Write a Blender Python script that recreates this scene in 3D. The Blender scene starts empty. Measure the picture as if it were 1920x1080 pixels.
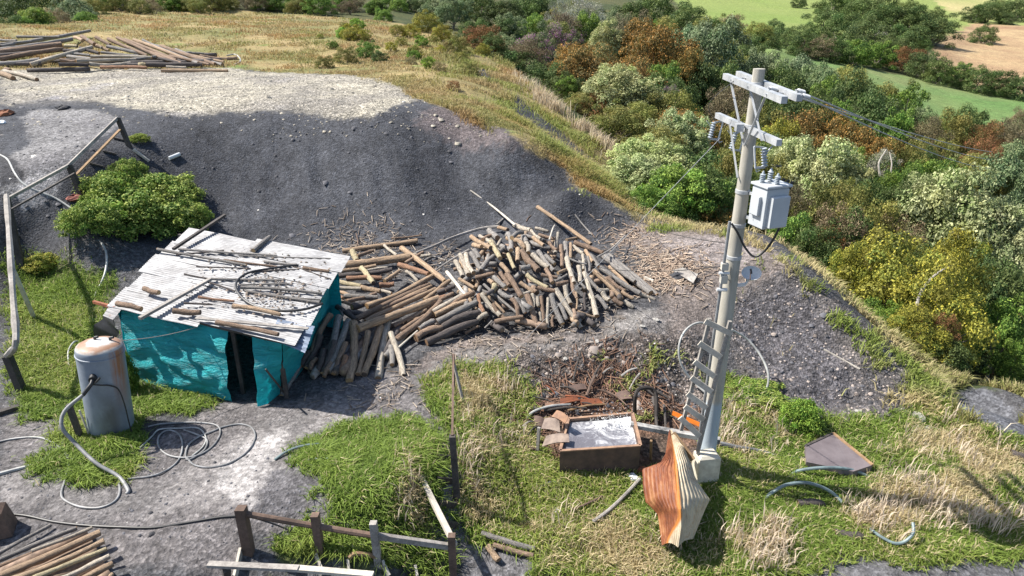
import bpy, math, random
import numpy as np
from mathutils import Vector, Matrix
R = math.radians
random.seed(7); rng = np.random.default_rng(11)
C = bpy.context.scene.collection
scene = bpy.context.scene
# ---------------------------------------------------------------- camera, sky, sun, exposure
F, TH = 1280.0, R(23)
CT, ST = math.cos(TH), math.sin(TH)
CAM = np.array((0.0, 0.0, 8.0))
cd = bpy.data.cameras.new('camera'); cam = bpy.data.objects.new('camera', cd); C.objects.link(cam)
cam.location = CAM; cam.rotation_euler = (R(90)-TH, 0, 0)
cd.sensor_width = 36; cd.lens = F/1920*36; cd.clip_start = .1; cd.clip_end = 5000
scene.camera = cam
SUN_AZ = math.atan2(.22, -.975); SUN_EL = R(51)
S = Vector((math.cos(SUN_AZ)*math.cos(SUN_EL), math.sin(SUN_AZ)*math.cos(SUN_EL), math.sin(SUN_EL)))
w = bpy.data.worlds.new('World'); scene.world = w; w.use_nodes = True
nt = w.node_tree; bg = nt.nodes['Background']; sk = nt.nodes.new('ShaderNodeTexSky')
sk.sky_type = 'NISHITA'; sk.sun_disc = False; sk.sun_elevation = SUN_EL
sk.sun_rotation = math.atan2(S.x, S.y); sk.altitude = 300; sk.dust_density = 1.6; sk.ozone_density = .6
nt.links.new(sk.outputs[0], bg.inputs[0]); bg.inputs[1].default_value = .10
ld = bpy.data.lights.new('sun', 'SUN'); lo = bpy.data.objects.new('sun', ld); C.objects.link(lo)
ld.energy = 5.0; ld.angle = R(.5); ld.color = (1, .95, .87)
lo.rotation_euler = S.to_track_quat('Z', 'Y').to_euler(); lo.location = (-30, 20, 40)
vs = scene.view_settings; vs.view_transform = 'Standard'; vs.look = 'None'; vs.gamma = 1; vs.exposure = .85

# ---------------------------------------------------------------- helpers
def ray(u, v):
    a = (u-960)/F; b = (540-v)/F
    return np.array((a, CT+b*ST, -ST+b*CT))
def P(u, v, z):
    d = ray(u, v); return CAM+d*((z-8)/d[2])
def PT(u, v, t): return CAM+ray(u, v)*t
def PY(u, v, y):
    d = ray(u, v); return CAM+d*(y/d[1])
def hash2(i, j, s):
    n = (i.astype(np.int64)*374761393+j.astype(np.int64)*668265263+s*1442695041) & 0x7fffffff
    n = ((n ^ (n >> 13))*1274126177) & 0x7fffffff
    return ((n ^ (n >> 16)) & 0xffff)/65535.0
def vn(x, y, s=0):
    xi = np.floor(x); yi = np.floor(y); fx = x-xi; fy = y-yi
    fx = fx*fx*(3-2*fx); fy = fy*fy*(3-2*fy)
    a = hash2(xi, yi, s); b = hash2(xi+1, yi, s); c = hash2(xi, yi+1, s); d = hash2(xi+1, yi+1, s)
    return (a*(1-fx)+b*fx)*(1-fy)+(c*(1-fx)+d*fx)*fy
def fbm(x, y, sc, o=4, s=0):
    r = 0; a = .5; n = 0
    for k in range(o):
        r = r+a*vn(x*sc+17.3*k, y*sc-9.1*k, s+k); n += a; a *= .5; sc *= 2.03
    return r/n-.5
class RBF:
    def __init__(s, pts, lin=True):
        p = np.array(pts, float); s.p = p[:, :2]; n = len(p); s.lin = lin
        K = np.sqrt(((s.p[:, None]-s.p[None])**2).sum(-1)+.5)+np.eye(len(p))*-.12
        m = 3 if lin else 1
        A = np.zeros((n+m, n+m)); A[:n, :n] = K
        A[:n, n] = 1; A[n, :n] = 1
        if lin: A[:n, n+1:] = s.p; A[n+1:, :n] = s.p.T
        b = np.zeros(n+m); b[:n] = p[:, 2]
        s.w = np.linalg.lstsq(A, b, rcond=None)[0]; s.n = n
    def __call__(s, x, y):
        r = s.w[s.n]+(s.w[s.n+1]*x+s.w[s.n+2]*y if s.lin else 0)+0*x
        for k in range(s.n): r = r+s.w[k]*np.sqrt((x-s.p[k, 0])**2+(y-s.p[k, 1])**2+.5)
        return r
# terrain: points seen in the photograph given with their height, and unseen ones in metres
TZ = [(0,1080,-.1),(300,1078,0),(0,900,0),(250,950,0),(400,850,0),(600,800,0),(750,740,.02),(100,800,0),(5,720,.05),(437,755,0),
(600,720,0),(700,700,.05),(800,690,.1),(250,740,0),(520,930,.08),(480,880,.03),
(100,640,.15),(100,560,.3),(100,505,.55),(200,530,.5),(60,462,1.0),(60,420,1.6),(200,450,1.0),(5,600,.3),(5,500,.9),(300,430,1.1),
(260,380,1.7),(0,400,2.2),(0,300,3.1),(60,360,2.5),(150,370,2.5),(180,300,3.1),(100,270,3.35),(50,225,3.7),(180,205,3.9),(240,280,3.2),(330,300,2.7),
(480,470,.4),(640,440,.6),(700,445,.55),(400,400,1.2),(500,213,3.9),(300,215,3.9),(700,213,3.95),(600,320,2.24),(450,330,2.1),(750,330,2.15),(850,215,3.8),
(850,330,2.0),(880,400,1.0),(960,270,3.2),(960,340,1.95),(1060,330,2.5),(1050,380,1.45),(1150,390,1.5),(1180,420,1.05),(1100,420,1.05),(950,410,.9),(1060,440,.85),
(300,180,4.0),(600,180,4.05),(100,150,4.1),(0,180,4.0),(760,180,3.95),(300,130,4.3),(0,130,4.3),(600,130,4.2),(700,110,4.35),(450,90,4.8),(150,90,4.8),
(300,50,5.8),(300,20,6.6),(600,50,5.6),(600,20,6.4),(0,60,5.7),(740,60,5.3),(740,25,6.0),(0,20,6.7),(830,60,5.1),(800,100,4.6),(850,150,4.15),(885,200,3.75),
(950,200,3.1),(1050,262,2.0),(1130,330,.9),(930,110,3.9),(1000,170,3.1),(1140,285,1.1),(1190,395,.9),
(1250,450,1.1),(1300,430,1.1),(1200,520,.7),(1250,580,.5),(1350,520,.95),(1400,480,1.25),(1480,500,1.3),(1440,440,1.05),(1100,640,.25),(1000,650,.2),(900,650,.1),
(1000,600,.15),(800,600,.1),(700,560,.15),(1000,500,.5),(700,480,.4),(1540,545,.85),(1600,590,.3),(1730,700,-.7),(1665,645,-.2),
(1450,600,.2),(1380,650,-.2),(1550,700,-.5),(1650,770,-.9),(1450,740,-.7),(1000,715,-.25),(1150,705,-.3),(1290,620,.35),(1290,695,-.4),(1200,640,.3),
(1000,800,-.6),(1120,880,-.72),(1322,880,-.9),(1500,850,-1),(1700,850,-1.1),(1850,772,-.72),(1800,752,-.85),(1900,790,-.8),(1780,800,-1.12),(1910,850,-1.12),(1850,722,-1.35),(1915,742,-1.4),(1850,900,-1.1),(1500,960,-1.1),(1700,1000,-1.1),
(1500,1070,-1.3),(1900,1040,-1.3),(1000,950,-.9),(1000,1060,-1.05),(1200,1060,-1.2),(835,870,-.1),(842,950,-.5),(870,1040,-1.0),(700,850,.12),(740,950,.08),
(800,900,0),(810,820,.02),(870,750,-.05),(900,850,-.4),(880,980,-.85),(600,1040,-.45),(750,1045,-.8),(450,1000,-.02),(600,975,.02),(700,985,-.02),(465,1040,-.25)]
TP = [tuple(P(*q)) for q in TZ]
TP += [tuple(PT(*q)) for q in ((1450,92,80),(1600,150,85),(1750,190,85),(1850,220,80),(1750,130,112),(1850,130,118),(1900,60,160),(1400,30,160),(1300,8,190),(1600,5,220),(1900,5,230),(1500,50,140))]
TP += [(-8,6,-.1),(0,5,-1),(8,5,-1.3),(-20,10,.2),(-25,25,3.6),(-30,40,4.5),(-6,3,-.2),(20,8,-1.4),(0,-20,-1),(-30,-10,0),(30,-10,-1.5),
 (11.5,21,-2.2),(13,17.5,-3.0),(17,17,-4.6),(12,15,-2.4),(10,26,-2.2),(9,31,-2.6),(17,26,-6.0),(25,24,-7.5),(21,30,-6.8),(13,36,-3.4),(7,38,-.5),(24,45,-6.2),(36,40,-8),(12,50,-1.6),(20,60,-2.6),
 (35,62,-5),(3,55,1.0),(8,75,.6),(25,78,-.8),(-2,95,3.8),(18,110,.8),(40,110,1),(60,70,-6),(75,100,-5),(10,150,5),(-30,120,9),(-60,60,6.5),(-60,100,11),(-120,80,14),
 (60,250,11),(120,330,22),(0,300,24),(-150,300,40),(200,300,18),(260,150,4),(0,700,80),(400,700,70),(-400,700,110),(700,500,60),(-600,300,90),(600,50,10),(-300,0,20),(300,-100,0),(0,-200,-2),(-200,-200,0),(120,60,-7)]
HR = RBF(TP)
def rough(x, y):
    near = np.clip((70-y)/30, 0, 1)
    r = .10*fbm(x, y, .9, 3, 3)+.05*fbm(x, y, 3.1, 3, 5)
    hs = np.exp(-((y-24.5)/2.6)**2)*np.clip((5-x)/3, 0, 1)*np.clip((x+13)/3, 0, 1)
    gully = .34*fbm(x+.35*y, y*.25, 1.15, 4, 8)*hs+.05*fbm(x, y, 2.2, 3, 9)*hs
    bank = np.exp(-((y-14.3)/1.1)**2)*np.clip(x+.3, 0, 1)*np.clip((12-x)/3, 0, 1)
    return near*(r+gully+.42*fbm(x, y, 1.3, 4, 12)*bank)+(1-near)*.6*fbm(x, y, .12, 3, 14)
def H(x, y):
    x = np.asarray(x, float); y = np.asarray(y, float)
    return HR(x, y)+rough(x, y)
ts = np.concatenate([np.arange(7, 45, .04), np.arange(45, 300, .5)])
def hit(u, v, extra=None, off=0.0):
    d = ray(u, v); X = CAM[0]+d[0]*ts; Y = CAM[1]+d[1]*ts; Z = CAM[2]+d[2]*ts
    g = H(X, Y)+off
    if extra is not None: g = g+extra(X, Y)
    k = np.nonzero(Z < g)[0]
    if len(k) == 0: i = int(np.argmin(Z-g)); return np.array((X[i], Y[i], Z[i]))
    i = k[0]
    if i == 0: return np.array((X[0], Y[0], g[0]))
    a = Z[i-1]-g[i-1]; b = Z[i]-g[i]; f = a/(a-b)
    t = ts[i-1]+(ts[i]-ts[i-1])*f
    return CAM+d*t
def poly(uv, off=0): return [tuple(hit(u, v)[:2]) for u, v in uv]
def inside(pg, x, y):
    r = np.zeros(x.shape, bool); n = len(pg)
    for i in range(n):
        x1, y1 = pg[i]; x2, y2 = pg[(i+1) % n]
        c = ((y1 > y) != (y2 > y)) & (x < (x2-x1)*(y-y1)/((y2-y1) if y2 != y1 else 1e-9)+x1)
        r ^= c
    return r
def soft(pg, x, y, amp=.35, n=4, sc=1.3):
    xs = [q[0] for q in pg]; ys = [q[1] for q in pg]
    r = np.zeros(x.shape)
    m = (x > min(xs)-amp*2) & (x < max(xs)+amp*2) & (y > min(ys)-amp*2) & (y < max(ys)+amp*2)
    if not m.any(): return r
    xm = x[m]; ym = y[m]; a = 0
    for k in range(n):
        jx = amp*(fbm(xm, ym, sc, 3, 40+k)*2.2+fbm(xm, ym, sc*6, 2, 60)*1.2); jy = amp*(fbm(xm, ym, sc, 3, 80+k)*2.2+fbm(xm, ym, sc*6, 2, 61)*1.2)
        a = a+inside(pg, xm+jx, ym+jy)
    r[m] = a/n
    return r

def link(o, parent=None):
    C.objects.link(o)
    if parent is not None: o.parent = parent
    return o
def tag(o, label=None, cat=None, group=None, kind=None):
    if label: o['label'] = label
    if cat: o['category'] = cat
    if group: o['group'] = group
    if kind: o['kind'] = kind
    return o
def empty(name, loc, label, cat, group=None):
    o = bpy.data.objects.new(name, None); link(o); o.location = loc; o.empty_display_size = .2
    return tag(o, label, cat, group)
def npmesh(name, V, Fc, mat, smooth=False, cols=None):
    V = np.asarray(V, np.float32); Fc = np.asarray(Fc, np.int32); k = Fc.shape[1]
    me = bpy.data.meshes.new(name)
    me.vertices.add(len(V)); me.vertices.foreach_set('co', V.ravel())
    me.loops.add(Fc.size); me.loops.foreach_set('vertex_index', Fc.ravel())
    me.polygons.add(len(Fc)); me.polygons.foreach_set('loop_start', np.arange(0, Fc.size, k, dtype=np.int32))
    me.polygons.foreach_set('loop_total', np.full(len(Fc), k, np.int32))
    if smooth: me.polygons.foreach_set('use_smooth', np.ones(len(Fc), bool))
    for nm, c in (cols or {}).items():
        at = me.attributes.new(nm, 'FLOAT_COLOR', 'POINT'); c4 = np.ones((len(V), 4), np.float32); c4[:, :c.shape[1]] = c
        at.data.foreach_set('color', c4.ravel())
    me.update(calc_edges=True); me.materials.append(mat)
    return me
class MB:
    """collects boxes, tubes and sheets into one mesh"""
    def __init__(s): s.v = []; s.f = []
    def add(s, V, Fs):
        b = len(s.v); s.v += [tuple(q) for q in V]; s.f += [tuple(b+i for i in f) for f in Fs]; return s
    def box(s, c, size, M=None, taper=1.0, bev=0.0):
        hx, hy, hz = [q/2 for q in size]; M = M or Matrix()
        if bev > 0:
            prof = [(-hz, 1-bev/max(hx, 1e-6)), (-hz+bev, 1), (hz-bev, 1), (hz, 1-bev/max(hx, 1e-6))]
        else: prof = [(-hz, 1), (hz, 1)]
        V = []
        for z, k in prof:
            tt = 1+(taper-1)*(z+hz)/(2*hz); e = bev*1.0
            for sx, sy in ((-1, -1), (1, -1), (1, 1), (-1, 1)):
                kk = 0 if k >= 1 else bev
                V.append(M @ Vector((sx*(hx*tt-kk), sy*(hy*tt-kk), z))+Vector(c))
        n = len(prof); Fs = [(3, 2, 1, 0), tuple(4*(n-1)+i for i in range(4))]
        for j in range(n-1):
            for i in range(4): Fs.append((4*j+i, 4*j+(i+1) % 4, 4*j+4+(i+1) % 4, 4*j+4+i))
        return s.add(V, Fs)
    def bar(s, a, b, w, h=None, up=(0, 0, 1), bev=0):
        a = Vector(a); b = Vector(b); h = h or w; d = b-a; L = d.length; d.normalize()
        u = Vector(up); x = d.cross(u)
        if x.length < .01: x = d.cross(Vector((1, 0, 0)))
        x.normalize(); y = x.cross(d)
        M = Matrix((x, y, d)).transposed().to_4x4()
        return s.box((a+b)/2, (w, h, L), M, bev=bev)
    def tube(s, pts, r, n=8, cap=True):
        pts = [Vector(p) for p in pts]; m = len(pts); rr = r if hasattr(r, '__len__') else [r]*m
        V = []; px = None
        for i, p in enumerate(pts):
            d = (pts[min(i+1, m-1)]-pts[max(i-1, 0)]).normalized()
            if px is None: px = d.orthogonal().normalized()
            px = (px-d*px.dot(d)).normalized(); py = d.cross(px)
            for k in range(n):
                a = 2*math.pi*k/n; V.append(p+(px*math.cos(a)+py*math.sin(a))*rr[i])
        Fs = [(n*i+k, n*i+(k+1) % n, n*i+n+(k+1) % n, n*i+n+k) for i in range(m-1) for k in range(n)]
        if cap: Fs += [tuple(range(n-1, -1, -1)), tuple(n*(m-1)+k for k in range(n))]
        return s.add(V, Fs)
    def lathe(s, prof, c, M=None, n=24):
        M = M or Matrix(); V = [M @ Vector((r*math.cos(2*math.pi*k/n), r*math.sin(2*math.pi*k/n), z))+Vector(c) for r, z in prof for k in range(n)]
        m = len(prof); Fs = [(n*i+k, n*i+(k+1) % n, n*i+n+(k+1) % n, n*i+n+k) for i in range(m-1) for k in range(n)]
        Fs += [tuple(range(n-1, -1, -1)), tuple(n*(m-1)+k for k in range(n))]
        return s.add(V, Fs)
    def sheet(s, G, thick=0.0):
        """grid of points rows x cols; thick gives it a back face"""
        G = np.asarray(G, float); r, c, _ = G.shape
        b0 = len(s.v)
        if thick:
            n = np.cross(np.gradient(G, axis=0), np.gradient(G, axis=1)); n /= np.linalg.norm(n, axis=2, keepdims=True)+1e-9
            s.v += [tuple(q) for q in G.reshape(-1, 3)]+[tuple(q) for q in (G+n*-abs(thick)).reshape(-1, 3)]
        else: s.v += [tuple(q) for q in G.reshape(-1, 3)]
        q = lambda i, j, l=0: b0+l*r*c+i*c+j
        for i in range(r-1):
            for j in range(c-1):
                s.f.append((q(i, j), q(i, j+1), q(i+1, j+1), q(i+1, j)))
                if thick: s.f.append((q(i, j, 1), q(i+1, j, 1), q(i+1, j+1, 1), q(i, j+1, 1)))
        if thick:
            for i in range(r-1):
                s.f.append((q(i, 0), q(i+1, 0), q(i+1, 0, 1), q(i, 0, 1))); s.f.append((q(i, c-1), q(i, c-1, 1), q(i+1, c-1, 1), q(i+1, c-1)))
            for j in range(c-1):
                s.f.append((q(0, j), q(0, j, 1), q(0, j+1, 1), q(0, j+1))); s.f.append((q(r-1, j), q(r-1, j+1), q(r-1, j+1, 1), q(r-1, j, 1)))
        return s
    def build(s, name, mat, parent=None, smooth=False, origin=None):
        me = bpy.data.meshes.new(name); V = s.v
        if parent is not None and origin is None: origin = parent.location
        if origin is None:
            xs = list(zip(*V)); origin = ((min(xs[0])+max(xs[0]))/2, (min(xs[1])+max(xs[1]))/2, min(xs[2]))
        ox, oy, oz = origin
        me.from_pydata([(x-ox, y-oy, z-oz) for x, y, z in V], [], s.f); me.materials.append(mat)
        if smooth:
            me.polygons.foreach_set('use_smooth', np.ones(len(me.polygons), bool))
            try: me.set_sharp_from_angle(angle=R(40))
            except Exception: pass
        me.update(); o = bpy.data.objects.new(name, me)
        if parent is None: o.location = origin
        return link(o, parent)
def spline(pts, k=6):
    p = [np.array(q, float) for q in pts]; p = [2*p[0]-p[1]]+p+[2*p[-1]-p[-2]]; r = []
    for i in range(1, len(p)-2):
        for j in range(k):
            t = j/k; a, b, c, d = p[i-1:i+3]
            r.append(.5*(2*b+(c-a)*t+(2*a-5*b+4*c-d)*t*t+(3*b-a-3*c+d)*t**3))
    return r+[p[-2]]

# ---------------------------------------------------------------- materials
def mat(name):
    m = bpy.data.materials.new(name); m.use_nodes = True; t = m.node_tree; b = t.nodes['Principled BSDF']
    return m, t, b
def N(t, ty, **k):
    n = t.nodes.new(ty)
    for a, v in k.items():
        if a in n.inputs.keys(): n.inputs[a].default_value = v
        else: setattr(n, a, v)
    return n
def mixc(t, a, b, f, mode='MIX'):
    m = t.nodes.new('ShaderNodeMix'); m.data_type = 'RGBA'; m.blend_type = mode
    for i, s in ((6, a), (7, b), (0, f)):
        if hasattr(s, 'links') or isinstance(s, bpy.types.NodeSocket): t.links.new(s, m.inputs[i])
        else: m.inputs[i].default_value = s if i == 0 else (*s[:3], 1)
    return m.outputs[2]
def ramp(t, src, stops):
    r = t.nodes.new('ShaderNodeValToRGB'); e = r.color_ramp.elements
    while len(e) < len(stops): e.new(.5)
    for q, (p, c) in zip(e, stops): q.position = p; q.color = (*c, 1) if hasattr(c, '__len__') else (c, c, c, 1)
    t.links.new(src, r.inputs[0]); return r.outputs[0]
def noise(t, vec, scale, detail=4, rough=.6, dist=0):
    n = N(t, 'ShaderNodeTexNoise', Scale=scale, Detail=detail, Roughness=rough, Distortion=dist)
    if vec is not None: t.links.new(vec, n.inputs['Vector'])
    return n.outputs[0]
def coords(t, which='Object', scale=(1, 1, 1)):
    c = t.nodes.new('ShaderNodeTexCoord'); m = t.nodes.new('ShaderNodeMapping'); m.inputs['Scale'].default_value = scale
    t.links.new(c.outputs[which], m.inputs[0]); return m.outputs[0]
def bump(t, b, h, strength=.5, dist=.02):
    n = N(t, 'ShaderNodeBump', Strength=strength, Distance=dist); t.links.new(h, n.inputs['Height']); t.links.new(n.outputs[0], b.inputs['Normal'])
def simple(name, c, rough=.7, c2=None, scale=6, stops=(.35, .65), metal=0, sc=(1, 1, 1), bmp=.2, bd=.01, det=5):
    m, t, b = mat(name); v = coords(t, 'Object', sc); n = noise(t, v, scale, det)
    c2 = c2 or tuple(q*.7 for q in c)
    t.links.new(ramp(t, n, [(stops[0], c2), (stops[1], c)]), b.inputs['Base Color'])
    b.inputs['Roughness'].default_value = rough; b.inputs['Metallic'].default_value = metal
    if bmp: bump(t, b, noise(t, v, scale*3, 4), bmp, bd)
    return m
# ground
GM, t, b = mat('ground_surface')
at = N(t, 'ShaderNodeAttribute', attribute_name='zone'); zt = N(t, 'ShaderNodeAttribute', attribute_name='grain')
sp = t.nodes.new('ShaderNodeSeparateColor'); t.links.new(zt.outputs['Color'], sp.inputs[0])
pos = t.nodes.new('ShaderNodeNewGeometry').outputs['Position']
n1 = noise(t, pos, 9, 9, .72); n2 = noise(t, pos, 1.3, 6, .65, .4)
f1 = ramp(t, n1, [(.3, .45), (.5, .95), (.72, 1.7)])
f2 = ramp(t, n2, [(.3, .72), (.7, 1.25)])
c = mixc(t, at.outputs['Color'], f1, 1.0, 'MULTIPLY'); c = mixc(t, c, f2, 1.0, 'MULTIPLY')
vo = N(t, 'ShaderNodeTexVoronoi', Scale=17.0); t.links.new(pos, vo.inputs['Vector'])
vs_ = t.nodes.new('ShaderNodeSeparateColor'); t.links.new(vo.outputs['Color'], vs_.inputs[0])
gcol = ramp(t, vs_.outputs[0], [(0, .35), (.5, .85), (1, 1.9)])
c = mixc(t, c, mixc(t, c, gcol, 1.0, 'MULTIPLY'), sp.outputs[0])
# scattered pale chips
v2 = N(t, 'ShaderNodeTexVoronoi', Scale=5.0); t.links.new(pos, v2.inputs['Vector'])
ch = ramp(t, v2.outputs['Distance'], [(.05, 1.0), (.085, 0.0)])
s2 = t.nodes.new('ShaderNodeSeparateColor'); t.links.new(v2.outputs['Color'], s2.inputs[0])
ma = N(t, 'ShaderNodeMath', operation='GREATER_THAN'); t.links.new(s2.outputs[0], ma.inputs[0]); ma.inputs[1].default_value = .72
mm = N(t, 'ShaderNodeMath', operation='MULTIPLY'); t.links.new(ch, mm.inputs[0]); t.links.new(ma.outputs[0], mm.inputs[1])
m3 = N(t, 'ShaderNodeMath', operation='MULTIPLY'); t.links.new(mm.outputs[0], m3.inputs[0]); t.links.new(sp.outputs[1], m3.inputs[1])
c = mixc(t, c, (.34, .32, .30), m3.outputs[0])
t.links.new(c, b.inputs['Base Color']); b.inputs['Roughness'].default_value = .92; b.inputs['Specular IOR Level'].default_value = .25
hh = N(t, 'ShaderNodeMath', operation='MULTIPLY_ADD'); t.links.new(vo.outputs['Distance'], hh.inputs[0]); t.links.new(sp.outputs[2], hh.inputs[1]); t.links.new(noise(t, pos, 14, 8, .7), hh.inputs[2])
bump(t, b, hh.outputs[0], .9, .045)

def bark_mat(name, obj_col=True):
    m, t, b = mat(name)
    v = coords(t, 'Object', (2.2, 2.2, 5)); n = noise(t, v, 1.6, 7, .7, .6)
    v2 = coords(t, 'Object', (5, 5, 2.5)); k = noise(t, v2, 2.2, 6, .7)
    oi = t.nodes.new('ShaderNodeObjectInfo')
    c = mixc(t, oi.outputs['Color'], ramp(t, n, [(.30, (.30, .27, .26)), (.5, (.92, .92, .92)), (.68, (1.6, 1.54, 1.46))]), 1.0, 'MULTIPLY')
    c = mixc(t, c, (.055, .045, .04), ramp(t, k, [(.52, 0.0), (.66, .9)]))
    t.links.new(c, b.inputs['Base Color']); b.inputs['Roughness'].default_value = .85; b.inputs['Specular IOR Level'].default_value = .3
    bump(t, b, k, .6, .05); return m
BARK = bark_mat('bark')
CUT, t, b = mat('cut_wood'); v = coords(t, 'Object'); oi = t.nodes.new('ShaderNodeObjectInfo')
t.links.new(mixc(t, oi.outputs['Color'], ramp(t, noise(t, v, 3, 4), [(.35, (.55, .45, .35)), (.65, (1.2, 1.1, 1))]), 1.0, 'MULTIPLY'), b.inputs['Base Color']); b.inputs['Roughness'].default_value = .8
def wood(name, c, c2, sc=(14, 14, 14)):
    m, t, b = mat(name); pos = coords(t, 'Object', sc); n = noise(t, pos, 1, 6, .7, 1.0); n2 = noise(t, pos, .13, 3)
    cc = mixc(t, ramp(t, n, [(.3, c2), (.7, c)]), ramp(t, n2, [(.3, .6), (.7, 1.2)]), 1.0, 'MULTIPLY')
    t.links.new(cc, b.inputs['Base Color']); b.inputs['Roughness'].default_value = .85; bump(t, b, n, .4, .01); return m
W_GREY = wood('weathered_grey_wood', (.42, .39, .35), (.2, .18, .165))
W_DARK = wood('dark_wood', (.10, .085, .075), (.03, .027, .025))
W_PALE = wood('pale_wood', (.66, .60, .51), (.42, .38, .32))
W_TAN = wood('tan_wood', (.38, .25, .13), (.22, .13, .07))
W_BROWN = wood('brown_wood', (.2, .13, .095), (.09, .06, .045))
CONC = simple('pole_concrete', (.56, .53, .46), .85, (.40, .375, .33), 3, (.3, .7), sc=(1, 1, .5), bmp=.15)
GALV = simple('galvanised_steel', (.56, .57, .58), .5, (.36, .38, .40), 4, metal=.35, bmp=0)
WHITE = simple('white_paint', (.66, .67, .67), .45, (.52, .54, .55), 5, bmp=0)
TRAFO = simple('transformer_paint', (.52, .545, .565), .4, (.45, .475, .50), 3, bmp=0)
INSUL = simple('porcelain', (.38, .42, .46), .3, (.31, .35, .39), 6, bmp=0)
BLACK = simple('black_rubber', (.03, .03, .033), .5, (.02, .02, .02), 8, bmp=0)
GREYH = simple('grey_hose', (.33, .33, .33), .5, (.13, .13, .13), 5, (.3, .7), bmp=0)
PALEH = simple('pale_hose', (.5, .5, .47), .5, (.25, .25, .24), 5, (.3, .7), bmp=0)
TEALH = simple('teal_hose', (.20, .27, .27), .5, (.09, .12, .13), 4, (.3, .7), bmp=0)
RUST = simple('rust', (.34, .10, .035), .8, (.13, .05, .03), 7, (.3, .7), bmp=.4)
RUSTB = simple('brown_rust', (.20, .13, .10), .8, (.09, .06, .05), 5, (.3, .7), bmp=.4)
ORANGE = simple('orange_plastic', (.75, .2, .02), .5, bmp=0)
CWALL = simple('painted_concrete', (.66, .62, .52), .85, (.45, .41, .33), 6, bmp=.2)
WIRE = simple('wire_metal', (.45, .46, .48), .5, bmp=0)
STONE = simple('stone', (.42, .40, .37), .9, (.25, .24, .22), 5, bmp=.3)
COALR = simple('coal_rock', (.06, .06, .065), .8, (.025, .025, .03), 9, bmp=.4)
BLACKFAB = simple('black_fabric', (.035, .037, .045), .7, (.02, .02, .025), 5, sc=(3, 3, .5), bmp=.3)
# ---------------------------------------------------------------- terrain
ys = [-60.0, -30, -12, 0, 3, 5]; y = 6.0
while y < 1100: ys.append(y); y += .052+.0046*max(y-14, 0)
ys = np.array(ys); tt = np.linspace(-1, 1, 660)
Yg, Tg = np.meshgrid(ys, tt, indexing='ij'); Xg = Tg*(9+.84*np.abs(Yg))
Xg[:6] = Tg[:6]*np.array([120, 80, 40, 20, 14, 14])[:, None]
Zg = H(Xg, Yg)
x = Xg.ravel(); y = Yg.ravel(); z = Zg.ravel()
col = np.zeros((len(x), 3)); gr = np.zeros((len(x), 3)); grass_w = np.zeros((len(x), 2))
def put(wt, c, g, c2=None, sc=1.0, sd=0):
    wt = wt[:, None]; cc = np.array(c)[None]
    if c2 is not None:
        k = np.clip(fbm(x, y, sc, 4, 90+sd)*2.6+.5, 0, 1)[:, None]; cc = cc*(1-k)+np.array(c2)[None]*k
    col[:] = col*(1-wt)+cc*wt; gr[:] = gr*(1-wt)+np.array(g)[None]*wt
one = np.ones(len(x))
COAL, COAL2 = (.062, .062, .066), (.092, .091, .095)
put(one, COAL, (.55, .7, .6), COAL2, .5)
# forest floor beyond the edge
far = poly([(1180,400),(1140,285),(1000,170),(900,90),(830,50),(760,10)])
edge = [(1.5,300),(-6,150)]
VALL = [tuple(P(1180,404,1.1)[:2]), (6.2,24.2), (9.2,21.3), (9.6,18.0), (10.0,16.6), (11.0,16.0), (13.0,15.6), (40,12), (1200,0), (1200,1200), (-1200,1200), (-1200,140), (-60,100), (-14,92), (-5,70), (-1.5,58), (2.0,42), (4.6,33)]
vall = soft(VALL, x, y, .4)
put(vall, (.05, .065, .024), (.3, .1, .5), (.09, .09, .035), .25, 1)
TERR = poly([(0,200),(60,190),(180,190),(250,203),(300,216),(420,210),(560,212),(700,222),(760,205),(790,188),(760,165),(640,140),(430,128),(300,130),(180,128),(0,130)])
dryf = poly([(0,130),(430,128),(640,140),(760,170),(800,192),(870,222),(950,262),(1060,325),(1130,372),(1185,408)])
DRY = dryf+[(5,33),(2.0,42),(-1.5,58),(-5,70),(-14,92),(-60,100),(-90,60),(-40,38)]
dry = soft(DRY, x, y, .6, sc=.6)
put(dry, (.31, .235, .11), (.25, .15, .4), (.17, .165, .06), .35, 2)
gk = np.clip(fbm(x, y, .5, 3, 201)*4-.6, 0, 1)*dry
put(gk, (.13, .19, .04), (.2, .05, .4))
gk = np.clip(fbm(x, y, .33, 3, 205)*5-1.0, 0, 1)*dry*(y > 36)
put(gk*.8, (.17, .125, .10), (.2, .05, .4))
grav = soft(TERR, x, y, .9, 6, .7)
put(grav, (.36, .33, .265), (.9, .3, .8), (.25, .23, .20), .6, 3)
gk = np.clip(fbm(x, y, .45, 3, 209)*4-.5, 0, 1)*grav
put(gk, (.27, .26, .27), (.8, .3, .6))
streak = np.maximum.reduce([soft(poly(q), x, y, .35) for q in ([(965,175),(1010,215),(1070,262),(1112,302),(1085,300),(1020,262),(960,205)], [(885,128),(915,130),(925,150),(900,150)], [(900,235),(940,238),(975,275),(1010,300),(960,285)])])
# grass tufted edge of the gully, black streak
put(streak, (.05, .052, .06), (.4, .3, .5))
# heap
heap = poly([(180,196),(250,205),(300,217),(420,212),(560,214),(700,222),(790,190),(830,215),(900,245),(960,285),(1060,345),(1150,402),(1180,425),(1100,470),(1000,500),(640,500),(380,470),(200,440),(0,430),(0,200)])
hp = soft(heap, x, y, .3, 6)
put(hp, (.043, .045, .052), (.35, .75, .55), (.070, .073, .083), .35, 4)
put(soft(poly([(820,200),(930,235),(990,290),(900,270),(780,230)]), x, y, .6), (.13, .11, .11), (.5, .6, .6))
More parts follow.
